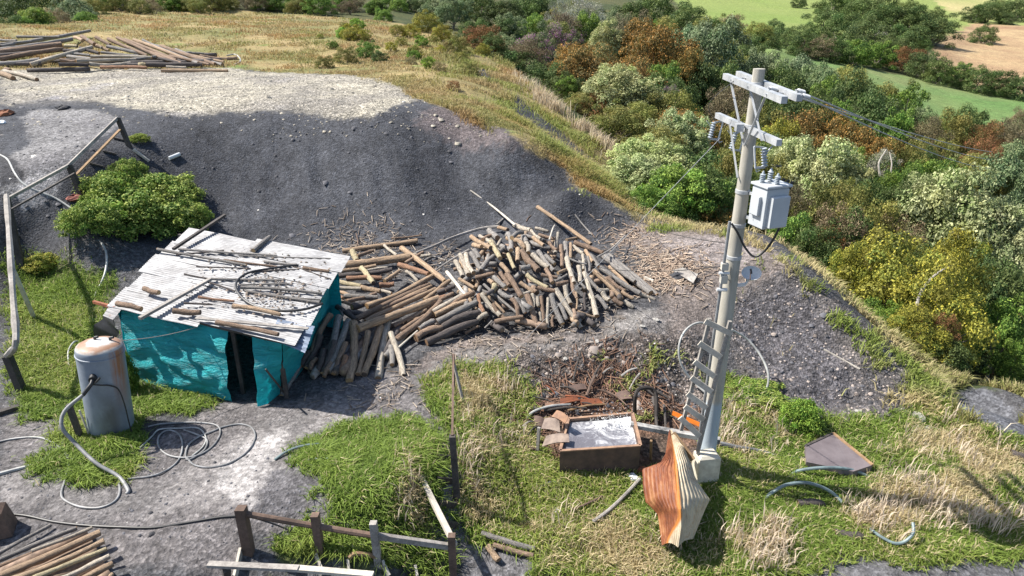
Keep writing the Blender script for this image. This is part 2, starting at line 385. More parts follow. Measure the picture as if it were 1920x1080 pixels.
# ramp of packed dust on the left
put(soft(poly([(60,205),(180,205),(230,230),(140,300),(120,330),(60,350),(0,380),(0,300),(60,270),(40,220)]), x, y, .25), (.21, .205, .205), (.6, .5, .4), (.15, .145, .15), .6, 5)
put(soft(poly([(30,330),(110,330),(100,370),(40,400)]), x, y, .2), (.3, .29, .29), (.5, .5, .4))
put(soft(poly([(0,280),(30,300),(50,335),(0,350)]), x, y, .1), (.05, .05, .055), (.5, .5, .4))
# yard
yard = poly([(0,760),(120,790),(260,850),(380,770),(420,755),(520,760),(700,700),(840,690),(850,740),(850,790),(840,900),(840,1000),(760,1000),(600,985),(460,1005),(440,1078),(0,1078)])
put(soft(yard, x, y, .2), (.155, .143, .142), (.45, .6, .45), (.105, .10, .102), .7, 6)
put(soft(poly([(0,900),(120,880),(240,925),(330,890),(420,840),(470,790),(600,755),(700,730),(700,790),(560,820),(500,860),(560,900),(480,940),(420,965),(240,965),(0,950)]), x, y, .5), (.245, .227, .22), (.3, .5, .35), (.17, .16, .158), .9, 7)
put(soft(poly([(400,860),(560,790),(530,850),(500,900),(470,950),(420,930)]), x, y, .35), (.37, .35, .34), (.3, .3, .3))
put(soft(poly([(500,890),(560,870),(615,900),(620,965),(560,975),(480,965)]), x, y, .2), (.115, .11, .115), (.5, .4, .6))
# upper terrace
ter = poly([(760,700),(850,640),(960,625),(1100,625),(1240,590),(1250,500),(1150,450),(1200,410),(1300,425),(1420,440),(1500,500),(1420,560),(1360,620),(1280,650),(1150,640),(1000,665),(860,690)])
put(soft(ter, x, y, .3), (.13, .112, .105), (.5, .6, .5), (.19, .16, .143), .6, 8)
put(soft(poly([(860,650),(1000,640),(1120,630),(1250,590),(1240,620),(1150,650),(1000,665),(900,680),(800,700)]), x, y, .3), (.185, .17, .16), (.4, .8, .4))
put(soft(poly([(1130,590),(1230,580),(1250,620),(1150,632)]), x, y, .3), (.25, .235, .22), (.6, .8, .5), (.15, .138, .132), 1.2, 9)
put(soft(poly([(1230,450),(1330,440),(1440,470),(1400,500),(1280,490)]), x, y, .4)*.8, (.24, .21, .2), (.5, .8, .5))
# bank of broken ground
bnk = poly([(860,690),(960,660),(1150,640),(1300,625),(1330,700),(1330,780),(1200,790),(1000,780),(960,740),(900,700)])
put(soft(bnk, x, y, .25), (.085, .072, .064), (.9, .6, 1), (.18, .152, .135), 1.6, 10)
put(soft(poly([(960,765),(1060,740),(1300,750),(1320,830),(1290,885),(1000,870)]), x, y, .3), (.085, .062, .048), (.6, .6, .9), (.2, .11, .07), 2.0, 11)
# slope below the edge on the right
slp = poly([(1390,540),(1480,505),(1540,545),(1600,592),(1665,645),(1730,700),(1760,760),(1680,800),(1540,775),(1440,735),(1380,690),(1350,620)])
put(soft(slp, x, y, .25), (.10, .093, .093), (.6, .5, .8), (.165, .145, .132), .7, 12)
put(soft(poly([(1400,560),(1480,530),(1560,620),(1600,720),(1560,770),(1440,720),(1380,650)]), x, y, .4)*.75, (.095, .09, .098), (.8, .8, .8))
slabm = soft(poly([(1765,745),(1790,726),(1850,726),(1900,768),(1940,830),(1870,812),(1800,782)]), x, y, .12)
# green areas
GREEN = [poly(q) for q in (
 [(15,500),(60,478),(130,490),(205,515),(225,530),(200,560),(190,620),(200,700),(300,735),(400,755),(385,765),(350,775),(300,770),(262,800),(250,870),(235,905),(150,912),(135,860),(105,820),(130,785),(60,782),(40,760),(30,700),(20,600)],
 [(545,852),(570,828),(640,800),(780,788),(822,820),(825,900),(822,985),(780,1003),(700,975),(620,975),(625,930),(605,880),(570,872)],
 [(525,1030),(560,1005),(640,1000),(720,1000),(820,1025),(845,1060),(760,1066),(700,1075),(600,1060),(540,1070)],
 [(800,705),(860,688),(930,690),(1000,735),(985,790),(1030,870),(1200,893),(1300,900),(1335,850),(1340,700),(1420,712),(1475,760),(1530,795),(1640,790),(1720,770),(1790,740),(1930,850),(1930,1045),(1700,1050),(1560,1048),(1480,1085),(1005,1085),(1000,1030),(905,1005),(865,1000),(858,850),(812,745)],
 [(60,860),(100,850),(120,880),(80,892)])]
gw = 0
for g in GREEN: gw = np.maximum(gw, soft(g, x, y, .38, 6, 1.7))
tubz = soft(poly([(1000,745),(1250,745),(1290,830),(1270,880),(1200,875),(1050,870),(1010,840)]), x, y, .15)
gw = gw*(1-tubz)
put(gw, (.06, .085, .022), (.3, .1, .5), (.12, .12, .045), 1.0, 13)
put(soft(poly([(1450,1090),(1540,1052),(1700,1048),(1930,1050),(1990,1130),(1450,1130)]), x, y, .12), (.13, .128, .135), (.5, .5, .4))
put(soft(poly([(1765,745),(1790,728),(1850,728),(1900,770),(1930,830),(1870,810),(1800,780)]), x, y, .12), (.105, .108, .12), (.5, .5, .4))
put(soft(poly([(860,1000),(905,1008),(1000,1035),(1005,1085),(870,1085)]), x, y, .12), (.15, .145, .15), (.5, .5, .4))
put(soft(poly([(822,830),(850,800),(860,1000),(835,1000)]), x, y, .08), (.13, .13, .135), (.5, .5, .4))
# far fields
put(soft(poly([(1722,125),(1760,85),(1790,50),(1830,36),(1930,42),(1990,60),(1990,190),(1930,168),(1860,148),(1790,135)]), x, y, 1.2, sc=.15), (.36, .26, .15), (0, 0, .3), (.26, .17, .10), .15, 15)
put(soft(poly([(1380,76),(1440,84),(1520,100),(1640,132),(1750,150),(1850,165),(1990,195),(1990,240),(1850,232),(1780,225),(1700,200),(1600,160),(1500,128),(1420,108)]), x, y, 1.2, sc=.15), (.11, .20, .06), (0, 0, .3), (.17, .21, .08), .12, 14)
put(np.maximum(soft(poly([(1290,3),(1330,16),(1380,42),(1440,64),(1500,78),(1545,50),(1560,3)]), x, y, 1.5, sc=.1), soft(poly([(1670,3),(1740,45),(1775,48),(1830,20),(1790,3)]), x, y, 1.5, sc=.1)), (.18, .24, .06), (0, 0, .2), (.22, .26, .09), .05, 16)
put(soft([(25,74),(45,66),(70,58),(110,60),(110,90),(88,96),(60,92),(45,92),(30,88)], x, y, 1.5, sc=.1), (.10, .20, .055), (0, 0, .3), (.15, .21, .07), .1, 14)
put(soft([(62,104),(75,98),(100,96),(150,110),(175,165),(120,190),(97,150)], x, y, 1.5, sc=.1), (.40, .29, .16), (0, 0, .3), (.30, .19, .11), .15, 15)
put(soft([(38,135),(46,128),(62,135),(72,150),(95,160),(130,200),(200,420),(60,420),(45,200)], x, y, 2.5, sc=.1), (.17, .24, .055), (0, 0, .2), (.22, .26, .08), .03, 16)
put(soft([(118,192),(170,168),(260,200),(300,420),(200,420),(135,230)], x, y, 3, sc=.05), (.42, .35, .17), (0, 0, .2), (.24, .28, .09), .03, 17)
nr, nc = Xg.shape; idx = np.arange(nr*nc).reshape(nr, nc)
Q = np.stack([idx[:-1, :-1], idx[:-1, 1:], idx[1:, 1:], idx[1:, :-1]], -1).reshape(-1, 4)
me = npmesh('ground', np.stack([x, y, z], 1), Q, GM, True, {'zone': np.clip(col, 0, 1), 'grain': gr})
tag(link(bpy.data.objects.new('ground', me)), kind='structure')

# ---------------------------------------------------------------- foliage and grass materials
def leaf_mat(name, trans=.25):
    m, t, b = mat(name); a = N(t, 'ShaderNodeAttribute', attribute_name='tint'); oi = t.nodes.new('ShaderNodeObjectInfo')
    c = mixc(t, a.outputs['Color'], oi.outputs['Color'], 1.0, 'MULTIPLY')
    t.links.new(c, b.inputs['Base Color']); b.inputs['Roughness'].default_value = .65; b.inputs['Specular IOR Level'].default_value = .25
    tr = t.nodes.new('ShaderNodeBsdfTranslucent'); t.links.new(c, tr.inputs[0]); ms = t.nodes.new('ShaderNodeMixShader'); ms.inputs[0].default_value = trans
    t.links.new(b.outputs[0], ms.inputs[1]); t.links.new(tr.outputs[0], ms.inputs[2]); t.links.new(ms.outputs[0], t.nodes['Material Output'].inputs[0]); return m
LEAF = leaf_mat('leaves'); BLADE = leaf_mat('grass_blades', .35)
TRUNK = simple('trunk_bark', (.22, .19, .16), .9, (.11, .095, .08), 4, sc=(3, 3, .7))
PALET = simple('pale_branch', (.42, .39, .34), .9, (.28, .25, .22), 4)

def blades(name, X, Y, h, w, tint, lean=.35, droop=.3, label=None):
    n = len(X); Z = H(X, Y)-.01; a = rng.uniform(0, 2*np.pi, n); ln = rng.normal(0, lean, (n, 2))+np.array([.10, -.05])
    bx, by = np.cos(a)*w/2, np.sin(a)*w/2
    mx = X+ln[:, 0]*h*.45; my = Y+ln[:, 1]*h*.45; mz = Z+h*.6
    tx = X+ln[:, 0]*h*(1+droop); ty = Y+ln[:, 1]*h*(1+droop); tz = Z+h*(1-.5*np.clip(np.hypot(ln[:, 0], ln[:, 1]), 0, 1))
    V = np.stack([np.stack([X-bx, Y-by, Z], 1), np.stack([X+bx, Y+by, Z], 1), np.stack([mx+bx*.8, my+by*.8, mz], 1), np.stack([mx-bx*.8, my-by*.8, mz], 1), np.stack([tx, ty, tz], 1)], 1).reshape(-1, 3)
    i = np.arange(n)[:, None]*5
    T = np.concatenate([i+np.array([[0, 1, 2]]), i+np.array([[0, 2, 3]]), i+np.array([[3, 2, 4]])])
    me = npmesh(name, V, T, BLADE, False, {'tint': np.repeat(tint, 5, 0)})
    return tag(link(bpy.data.objects.new(name, me)), label, 'grass', kind='stuff')
# sample grid lookup of any vertex array
iy = np.arange(nr)
def samp(A, X, Y):
    r = np.interp(Y, ys, iy); ri = np.clip(r.astype(int), 0, nr-1)
    ci = np.clip(((X/(9+.84*np.abs(Y))+1)/2*(nc-1)).round().astype(int), 0, nc-1)
    return A[ri*nc+ci]
def area_pts(n, x0, x1, y0, y1):
    # denser where the place is near the yard
    u = rng.random(n); Y = 1/(1/y0*(1-u)+1/y1*u); X = rng.uniform(-1, 1, n)*(2+.80*Y)
    m = (X > x0) & (X < x1); return X[m], Y[m]
def lerp(a, b, k): return np.array(a)[None]*(1-k[:, None])+np.array(b)[None]*k[:, None]
dw = np.zeros(len(x))
for g in ([(850,690),(880,700),(960,720),(990,800),(980,870),(960,940),(900,1000),(862,1000),(856,860)],
          [(740,940),(780,870),(812,930),(815,985),(780,1000),(745,985)],
          [(1350,750),(1420,730),(1460,770),(1490,830),(1420,860),(1350,840)],
          [(1620,900),(1700,800),(1800,770),(1920,840),(1930,1000),(1800,990),(1650,1010),(1570,960)],
          [(1000,1000),(1150,985),(1330,1030),(1460,985),(1490,1060),(1420,1085),(1010,1085)]):
    dw = np.maximum(dw, soft(poly(g), x, y, .4))
dw *= gw
crest = np.maximum.reduce([soft(poly(g), x, y, .25) for g in (
   [(1180,400),(1250,405),(1300,425),(1400,440),(1460,470),(1540,520),(1500,520),(1440,485),(1380,450),(1290,440),(1200,440)],
   [(1470,495),(1540,540),(1600,590),(1700,672),(1790,735),(1760,790),(1680,790),(1640,700),(1560,620),(1500,560)])])
slope_t = soft(slp, x, y, .2)
EL = np.array([(5.0,24.6),(6.2,24.2),(8.0,22.6),(9.2,21.3),(9.6,18),(9.9,16.6),(10.4,15.6)]); ed = np.full(len(x), 9.0)
for i in range(len(EL)-1):
    a_, b_ = EL[i], EL[i+1]; dd = b_-a_; q_ = np.clip(((x-a_[0])*dd[0]+(y-a_[1])*dd[1])/(dd@dd), 0, 1); ed = np.minimum(ed, np.hypot(x-a_[0]-q_*dd[0], y-a_[1]-q_*dd[1]))
crest = np.maximum(crest, np.clip(1.5-ed, 0, .8))*(1-slabm)
X, Y = area_pts(700000, -17, 14, 8.5, 21.5)
gw = gw*(1-slabm); dw = dw*(1-slabm)
G = samp(gw, X, Y); D = samp(dw, X, Y)
keep = rng.random(len(X)) < G*np.clip(.8+fbm(X, Y, 1.6, 3, 300)*1.6, .12, 1)*(1-.25*D); X, Y, D = X[keep], Y[keep], D[keep]
cl = fbm(X, Y, 1.9, 3, 301)+.5; cl2 = fbm(X, Y, .6, 2, 302)+.5
isdry = rng.random(len(X)) < np.clip(D*np.clip(.47+fbm(X, Y, 1.1, 3, 304)*3.2, .12, .9)+.08*np.clip((cl2-.52)*6, 0, 1)+.06, 0, .9)*np.where(Y > 12.5, 1, 1)*np.where(X < -2.2, .35, 1)
hgt = (.10+.20*cl**1.6)*rng.uniform(.6, 1.3, len(X))*np.where(isdry, 1.35, 1)
k = np.clip(rng.random(len(X))*.5+cl*.6, 0, 1)
tint = lerp((.10, .175, .03), (.28, .37, .075), k)
yk = .8*np.clip((cl2-.45)*4, 0, 1)*rng.random(len(X)); tint = tint*(1-yk[:, None])+np.array((.34, .37, .09))*yk[:, None]
tint[isdry] = lerp((.46, .38, .20), (.66, .56, .36), rng.random(isdry.sum()))
m = ~isdry; blades('green_grass', X[m], Y[m], hgt[m], .016+.010*rng.random(m.sum()), tint[m], .5, .5, 'bright green tufted grass around the yard and the hollow')
m = isdry; blades('dry_grass', X[m], Y[m], hgt[m], .013+.010*rng.random(m.sum()), tint[m], .32, .2, 'straw coloured dry grass among the green')
# pink seed heads standing over the grass
X, Y = area_pts(90000, -2, 14, 8.5, 15)
D = samp(dw, X, Y); keep = rng.random(len(X)) < D*np.clip((fbm(X, Y, 1.1, 3, 310))*3+.15, 0, 1)*.55; X, Y = X[keep], Y[keep]; n = len(X)
blades('seeding_grass', X, Y, rng.uniform(.25, .6, n), .016+.014*rng.random(n), lerp((.56, .45, .34), (.74, .64, .50), rng.random(n)), .22, .2, 'tall pinkish seeding grass in the lower meadow')
# edge and slope tufts
X, Y = area_pts(480000, -2, 16, 12.5, 40)
Gc = samp(crest, X, Y)*.9+samp(slope_t, X, Y)*.16*np.clip(fbm(X, Y, 1.3, 3, 320)*6-.6, 0, 1)+.12*samp(soft(ter, x, y, .2), X, Y)*np.clip(fbm(X, Y, .9, 3, 321)*6-.7, 0, 1)*(X > 4)
keep = rng.random(len(X)) < Gc*np.clip(fbm(X, Y, 2.2, 2, 322)*4+.55, 0, 1)*.5; X, Y = X[keep], Y[keep]; n = len(X)
gk = np.clip(fbm(X, Y, .8, 2, 323)*5+.1, 0, 1)
t1 = lerp((.50, .42, .22), (.24, .30, .07), gk); blades('edge_grass', X, Y, rng.uniform(.10, .34, n), .03+0*X, t1, .45, .3, 'dry grass tufts along the edge of the black bank')
# sparse green sprouts over bank and heap
X, Y = area_pts(300000, -12, 9, 12.5, 30)
bw = samp(soft(bnk, x, y, .2), X, Y); hw = samp(hp, X, Y)
keep = rng.random(len(X)) < (bw*np.clip(fbm(X, Y, 1.5, 3, 330)*7-.5, 0, 1)*.6+hw*np.clip(fbm(X, Y, 1.3, 3, 331)*8-2.2, 0, 1)*.5*(X > 1.5)); X, Y = X[keep], Y[keep]; n = len(X)
blades('weed_sprouts', X, Y, rng.uniform(.08, .25, n), .03+0*X, lerp((.20, .28, .05), (.45, .42, .18), rng.random(n)), .6, .3, 'sparse weeds sprouting from the broken bank')
# hillside grass on the upper field
X, Y = area_pts(800000, -60, 9, 21, 95)
D = samp(dry*(1-grav)*(1-hp)*(1-.9*streak), X, Y); keep = rng.random(len(X)) < D*np.clip(.30+(X > -4)*.3+fbm(X, Y, .5, 3, 340)*2.8, .02, 1); X, Y = X[keep], Y[keep]; n = len(X)
sc = Y/32; right = np.clip((X+.13*Y)/3+.3, 0, 1)
gk = np.clip(fbm(X, Y, .3, 3, 341)*5+.15, 0, 1)*rng.uniform(.3, 1, n)
rk = np.clip(fbm(X, Y, .45, 3, 343)*5-.2, 0, 1)
t1 = lerp((.40, .31, .155), (.23, .26, .08), gk); t1 = t1*(1-.6*rk[:, None])+np.array((.42, .24, .11))*.6*rk[:, None]; gg_ = np.clip(right*1.2*(fbm(X, Y, .5, 3, 344)*5+.35), 0, 1)*rng.uniform(.2, 1, n); t1 = t1*(1-gg_[:, None])+np.array((.27, .33, .08))*gg_[:, None]
blades('hill_grass', X, Y, rng.uniform(.08, .2, n)*(.6+.4*sc)*(1+1.6*right*np.clip(fbm(X, Y, .7, 2, 342)*4+.4, .0, 1)), .035*sc, t1, .5, .3, 'yellow dry grass on the upper field and its shoulder')
# plumes along the far ridge of the gully
L = [hit(u, v) for u, v in ((975,150),(1000,178),(1040,205),(1080,235),(1115,262),(1140,290))]
pp = np.array([L[min(int(k), 4)]*(1-k%1)+L[min(int(k), 4)+1]*(k%1) for k in rng.random(2600)*5]); X = pp[:, 0]+rng.normal(0, .45, 2600)+.2; Y = pp[:, 1]+rng.normal(0, .6, 2600)
kk = fbm(X, Y, 1.2, 2, 350) > 0; X, Y = X[kk], Y[kk]; n = len(X)
blades('plume_grass', X, Y, rng.uniform(.3, .9, n), .045+0*X, lerp((.52, .42, .30), (.66, .56, .40), rng.random(n)), .2, .2, 'pinkish plume grass along the ridge')
# dry grass in the hollow at the right edge
X = rng.uniform(10.2, 14.5, 30000); Y = rng.uniform(12.6, 18, 30000)
kk = (fbm(X, Y, .8, 3, 351) > -.02) & (X > 10.3+.0*Y) & ~inside(slp, X, Y) & (samp(slabm, X, Y) < .3); X, Y = X[kk], Y[kk]; n = len(X)
blades('hollow_grass', X, Y, rng.uniform(.2, .5, n), .03+0*X, lerp((.5, .42, .24), (.30, .33, .10), rng.random(n)), .3, .2, 'pale dry grass in the hollow below the bushes')
# field texture: crop rows and stubble are ground; gravel lumps and rubble
def rubble(name, X, Y, s, tint_obj, label, mtl, flat=.6):
    n = len(X); Z = H(X, Y); base = np.array([(-1, -1, -.4), (1, -1, -.4), (1, 1, -.4), (-1, 1, -.4), (-.6, -.7, 1), (.7, -.5, .8), (.6, .7, 1), (-.7, .5, .9)])
    V = base[None]*rng.uniform(.55, 1.2, (n, 8, 3))*s[:, None, None]*np.array([1, 1, flat])/2
    a = rng.uniform(0, 6.28, n); ca, sa = np.cos(a)[:, None], np.sin(a)[:, None]
    V = np.stack([V[..., 0]*ca-V[..., 1]*sa+X[:, None], V[..., 0]*sa+V[..., 1]*ca+Y[:, None], V[..., 2]+Z[:, None]], -1).reshape(-1, 3)
    q = np.array([(0, 1, 5, 4), (1, 2, 6, 5), (2, 3, 7, 6), (3, 0, 4, 7), (4, 5, 6, 7)]); T = (np.arange(n)[:, None, None]*8+q[None]).reshape(-1, 4)
    me = npmesh(name, V, T, mtl, False, {'tint': np.repeat(tint_obj, 8, 0)}); return tag(link(bpy.data.objects.new(name, me)), label, 'rubble', kind='stuff')
RUB, t, b = mat('rubble_stone'); a = N(t, 'ShaderNodeAttribute', attribute_name='tint'); t.links.new(a.outputs['Color'], b.inputs['Base Color']); b.inputs['Roughness'].default_value = .9
X, Y = area_pts(120000, -40, 12, 8.5, 46)
gq = samp(grav, X, Y); bq = samp(soft(bnk, x, y, .2)+soft(slp, x, y, .2)*.7, X, Y); hq = samp(hp, X, Y); yq = samp(soft(yard, x, y, .1)+soft(ter, x, y, .1), X, Y)
V_ = samp(vall+gw, X, Y)
keep = (rng.random(len(X)) < gq*.6+bq*.6+hq*(.10+.35*(Y > 25.6)*(X > -9))+yq*.06) & (V_ < .5); X, Y, gq, bq, hq = X[keep], Y[keep], gq[keep], bq[keep], hq[keep]; n = len(X)
s = rng.lognormal(0, .5, n)*(.032+.022*bq+.010*hq)*np.clip(Y/18, .8, 1.6)
rr = rng.random(n); tn = lerp((.04, .04, .045), (.13, .13, .145), rng.random(n))
tn = np.where((gq > .5)[:, None], lerp((.17, .155, .13), (.46, .42, .35), rng.random(n)), tn); tn = np.where(((bq > .4) & (rr < .5))[:, None], lerp((.12, .10, .09), (.4, .34, .3), rng.random(n)), tn)
tn = np.where(((hq > .5) & (Y > 25.6) & (rr < .55))[:, None], lerp((.16, .145, .12), (.42, .38, .31), rng.random(n)), tn)
tn = np.where((rr > .993)[:, None], (.6, .58, .54), tn)
rubble('rubble', X, Y, s, tn, 'loose coal lumps and pale stones lying over the bare ground', RUB)
# splinters and bark litter round the piles
def litter(name, cuv, rad, n, tint, label, L=(.06, .3)):
    Vs, Ts = [], []
    cs = [hit(*c) for c in cuv]
    for i in range(n):
        c = cs[rng.integers(len(cs))]; X_ = c[0]+rng.normal(0, rad); Y_ = c[1]+rng.normal(0, rad*.8); l = rng.uniform(*L)/2; a = rng.uniform(0, 6.28); w = rng.uniform(.006, .02)
        dx, dy = math.cos(a)*l, math.sin(a)*l; Z0 = float(H(X_-dx, Y_-dy))+.02; Z1 = float(H(X_+dx, Y_+dy))+.02+rng.uniform(0, .05)
        px, py = -math.sin(a)*w, math.cos(a)*w; b0 = len(Vs)
        Vs += [(X_-dx-px, Y_-dy-py, Z0), (X_-dx+px, Y_-dy+py, Z0), (X_+dx+px*.5, Y_+dy+py*.5, Z1), (X_+dx-px*.5, Y_+dy-py*.5, Z1), (X_-dx, Y_-dy, Z0+w), (X_+dx, Y_+dy, Z1+w)]
        Ts += [(b0, b0+4, b0+5, b0+3), (b0+4, b0+1, b0+2, b0+5), (b0, b0+3, b0+2, b0+1)]
    tt_ = lerp(tint[0], tint[1], rng.random(n)); me = npmesh(name, Vs, Ts, RUB, False, {'tint': np.repeat(tt_, 6, 0)}); tag(link(bpy.data.objects.new(name, me)), label, 'litter', kind='stuff')
litter('bark_litter', [(1240,510),(1260,495),(1210,480),(1290,520),(1180,440),(1230,530)], .55, 1500, ((.2, .13, .09), (.55, .45, .35)), 'splinters and bark litter strewn right of the log heap')
litter('bark_litter', [(700,470),(760,500),(680,450),(1100,600),(900,640),(1000,630),(830,480),(640,450),(740,730)], .7, 1100, ((.16, .12, .09), (.5, .42, .34)), 'bark litter scattered round the feet of the log piles')
litter('burnt_litter', [(1100,730),(1050,740),(1180,730),(1240,770),(1010,800),(990,780),(1150,700)], .45, 1000, ((.05, .035, .03), (.30, .17, .11)), 'burnt sticks and rusty scraps heaped behind the tub', (.08, .5))
# ---------------------------------------------------------------- trees and shrubs
def crown_mesh(name, kind, seed, leaf, nleaf, lobes, shape, c1, c2, tip, tipf, flat=.5, fl=None, low=-.55):
    """unit crown (radius 1, height ~1.2): leaf clumps on lobes that cover a domed volume"""
    g = np.random.default_rng(seed); rx, rz = 1.0, shape
    k = np.arange(lobes)+.5
    ph = np.pi*(1+5**.5)*k; ct_ = 1-(1-low)*(k/lobes)**1.15; ct_ = np.clip(ct_+g.normal(0, .05, lobes), low, 1); st_ = np.sqrt(1-ct_**2)
    rad = g.uniform(.66, 1.06, lobes)*(1+.16*np.sin(3*ph+seed)); lr = g.uniform(.16, .34, lobes)*(24/lobes)**.33
    cx = st_*np.cos(ph)*rad*(1-lr*.6); cy = st_*np.sin(ph)*rad*(1-lr*.6); cz = ct_*rad*rz*(1-lr*.4)
    # inner fill
    w_ = lr**2; w_ /= w_.sum(); L = g.choice(lobes, nleaf, p=w_)
    d = g.normal(0, 1, (nleaf, 3)); d[:, 2] = np.abs(d[:, 2])*1.0-.35; d /= np.linalg.norm(d, axis=1, keepdims=True)
    rr = lr[L]*g.uniform(.55, 1.08, nleaf)
    Pn = np.stack([cx[L]+d[:, 0]*rr, cy[L]+d[:, 1]*rr, cz[L]+d[:, 2]*rr*.85], 1)
    stray = g.random(nleaf) < .10; Pn[stray] *= g.uniform(.5, 1.12, (stray.sum(), 1))
    nrm = d*.8+g.normal(0, .55, (nleaf, 3)); nrm[:, 2] += flat; nrm /= np.linalg.norm(nrm, axis=1, keepdims=True)
    a = np.cross(nrm, g.normal(0, 1, (nleaf, 3))); a /= np.linalg.norm(a, axis=1, keepdims=True)+1e-9; b_ = np.cross(nrm, a)
    s = leaf*g.uniform(.6, 1.3, nleaf)[:, None]
    V = np.stack([Pn-a*s, Pn-b_*s*.5, Pn+a*s+nrm*s*-.25, Pn+b_*s*.5], 1)
    lk = g.random(lobes)[L]; t_ = np.array(c1)[None]+(np.array(c2)-np.array(c1))[None]*np.clip(lk*.75+g.random(nleaf)*.5-.1, 0, 1)[:, None]
    t_ = t_*(g.uniform(.72, 1.3, (lobes, 1))*g.uniform(.92, 1.08, (lobes, 3)))[L]
    tp = (rr > lr[L]*.88) & (g.random(nleaf) < tipf); t_[tp] = np.array(tip)*g.uniform(.7, 1.2, (tp.sum(), 1))
    if fl is not None:
        fm = (g.random(nleaf) < .30) & (g.random(lobes)[L] < .6); t_[fm] = np.array(fl)*g.uniform(.7, 1.2, (fm.sum(), 1))
    V = V.reshape(-1, 3); V[:, 2] += .15
    me = npmesh(name, V, np.arange(nleaf*4).reshape(-1, 4), LEAF, False, {'tint': np.repeat(t_, 4, 0)})
    return me, np.stack([cx, cy, cz], 1)
def trunk_mesh(name, lob, seed, down=1.0, r=.07, sc=(1, 1, 1), mtl=None):
    """trunk with limbs for a crown whose centre is the origin; reaches 'down' below it"""
    g = random.Random(seed); m = MB(); S3 = Vector(sc); R_ = sc[0]
    base = Vector((0, 0, -down)); top = Vector((g.uniform(-.1, .1)*R_, g.uniform(-.1, .1)*R_, -.3*sc[2]))
    m.tube([base, (base+top)/2+Vector((g.uniform(-.06, .06)*R_, 0, 0)), top], [r*1.3*R_, r*R_, r*.8*R_], 6)
    for i in range(6):
        c_ = lob[(i*5+seed) % len(lob)]*.8; c_ = Vector((c_[0]*S3[0], c_[1]*S3[1], max((c_[2]+.1)*S3[2], -.2*sc[2])))
        md = (top+c_)/2+Vector((0, 0, .06*R_)); m.tube([top, md, c_], [r*.6*R_, r*.4*R_, r*.14*R_], 4)
    me = bpy.data.meshes.new(name); me.from_pydata(m.v, [], m.f); me.materials.append(mtl or TRUNK); return me
KINDS = {
 # c1, c2, tip, tipf, leaf, n, lobes, shape, flower
 'pale':   dict(c1=(.22,.26,.10), c2=(.37,.41,.18), tip=(.52,.54,.27), tipf=.55, leaf=0.026, nleaf=26000, lobes=120, shape=.72, flat=.9),
 'blue':   dict(c1=(.10,.155,.07), c2=(.19,.25,.115), tip=(.31,.37,.19), tipf=.5, leaf=0.030, nleaf=13200, lobes=45, shape=.75, flat=.8),
 'orange': dict(c1=(0.110,0.095,0.030), c2=(0.200,0.145,0.045), tip=(0.400,0.220,0.060), tipf=.6, leaf=0.026, nleaf=15400, lobes=55, shape=.78, flat=.6),
 'dark':   dict(c1=(0.045,0.080,0.023), c2=(0.112,0.160,0.046), tip=(0.192,0.240,0.078), tipf=.35, leaf=0.028, nleaf=13200, lobes=37, shape=.85, flat=.4),
 'green':  dict(c1=(0.068,0.140,0.028), c2=(0.165,0.266,0.044), tip=(0.300,0.420,0.077), tipf=.4, leaf=0.030, nleaf=13200, lobes=35, shape=.85, flat=.4),
 'olive':  dict(c1=(0.110,0.130,0.035), c2=(0.230,0.230,0.060), tip=(0.360,0.330,0.100), tipf=.4, leaf=0.025, nleaf=14300, lobes=37, shape=.85, flat=.4),
 'yellow': dict(c1=(.13,.15,.03), c2=(.27,.26,.045), tip=(.46,.40,.06), tipf=.5, leaf=0.024, nleaf=17600, lobes=42, shape=.8, flat=.5),
 'brown':  dict(c1=(0.120,0.100,0.055), c2=(0.220,0.180,0.100), tip=(0.320,0.260,0.150), tipf=.4, leaf=0.022, nleaf=11000, lobes=37, shape=.8, flat=.3),
 'purple': dict(c1=(0.091,0.135,0.055), c2=(0.182,0.203,0.088), tip=(0.260,0.243,0.132), tipf=.3, leaf=0.028, nleaf=11000, lobes=32, shape=.8, flat=.3, fl=(.42,.16,.34)),
 'red':    dict(c1=(0.130,0.098,0.033), c2=(0.221,0.126,0.044), tip=(0.390,0.168,0.077), tipf=.5, leaf=0.024, nleaf=11000, lobes=35, shape=.8, flat=.3),
 'grey':   dict(c1=(0.220,0.230,0.190), c2=(0.340,0.340,0.275), tip=(0.480,0.460,0.380), tipf=.4, leaf=0.022, nleaf=7920, lobes=32, shape=.85, flat=.2),
}
LIB = {}
for kn, pr in KINDS.items():
    LIB[kn] = []
    for j in range(3):
        me, lob = crown_mesh('crown', kn, ord(kn[0]) % 7+j*31+len(kn)*7, **pr)
        LIB[kn].append((me, lob))
WORDS = {'pale': ('pale green domed', 'tree'), 'blue': ('blue-green domed', 'tree'), 'orange': ('orange tinged olive domed', 'tree'), 'dark': ('dark green', 'tree'),
 'green': ('fresh green leafy', 'tree'), 'olive': ('olive green', 'tree'), 'yellow': ('yellow-green bushy', 'shrub'), 'brown': ('brownish twiggy', 'shrub'),
 'purple': ('purple flowering', 'tree'), 'red': ('reddish brown', 'shrub'), 'grey': ('pale grey half bare', 'shrub')}
ORD = ['', 'second ', 'third ', 'fourth ', 'fifth ', 'sixth ', 'seventh ', 'eighth ', 'ninth ', 'tenth ']+[q+' ' for q in 'eleventh twelfth thirteenth fourteenth fifteenth sixteenth seventeenth eighteenth nineteenth twentieth twentyfirst twentysecond twentythird twentyfourth'.split()]
def ordinal(k, n):
    if k == 0: return 'leftmost'
    if k == n-1: return 'rightmost'
    if k < (n+1)//2: return ORD[k]+'from left'
    return ORD[n-1-k]+'from right'
PEND = []   # (object, words, place, x)
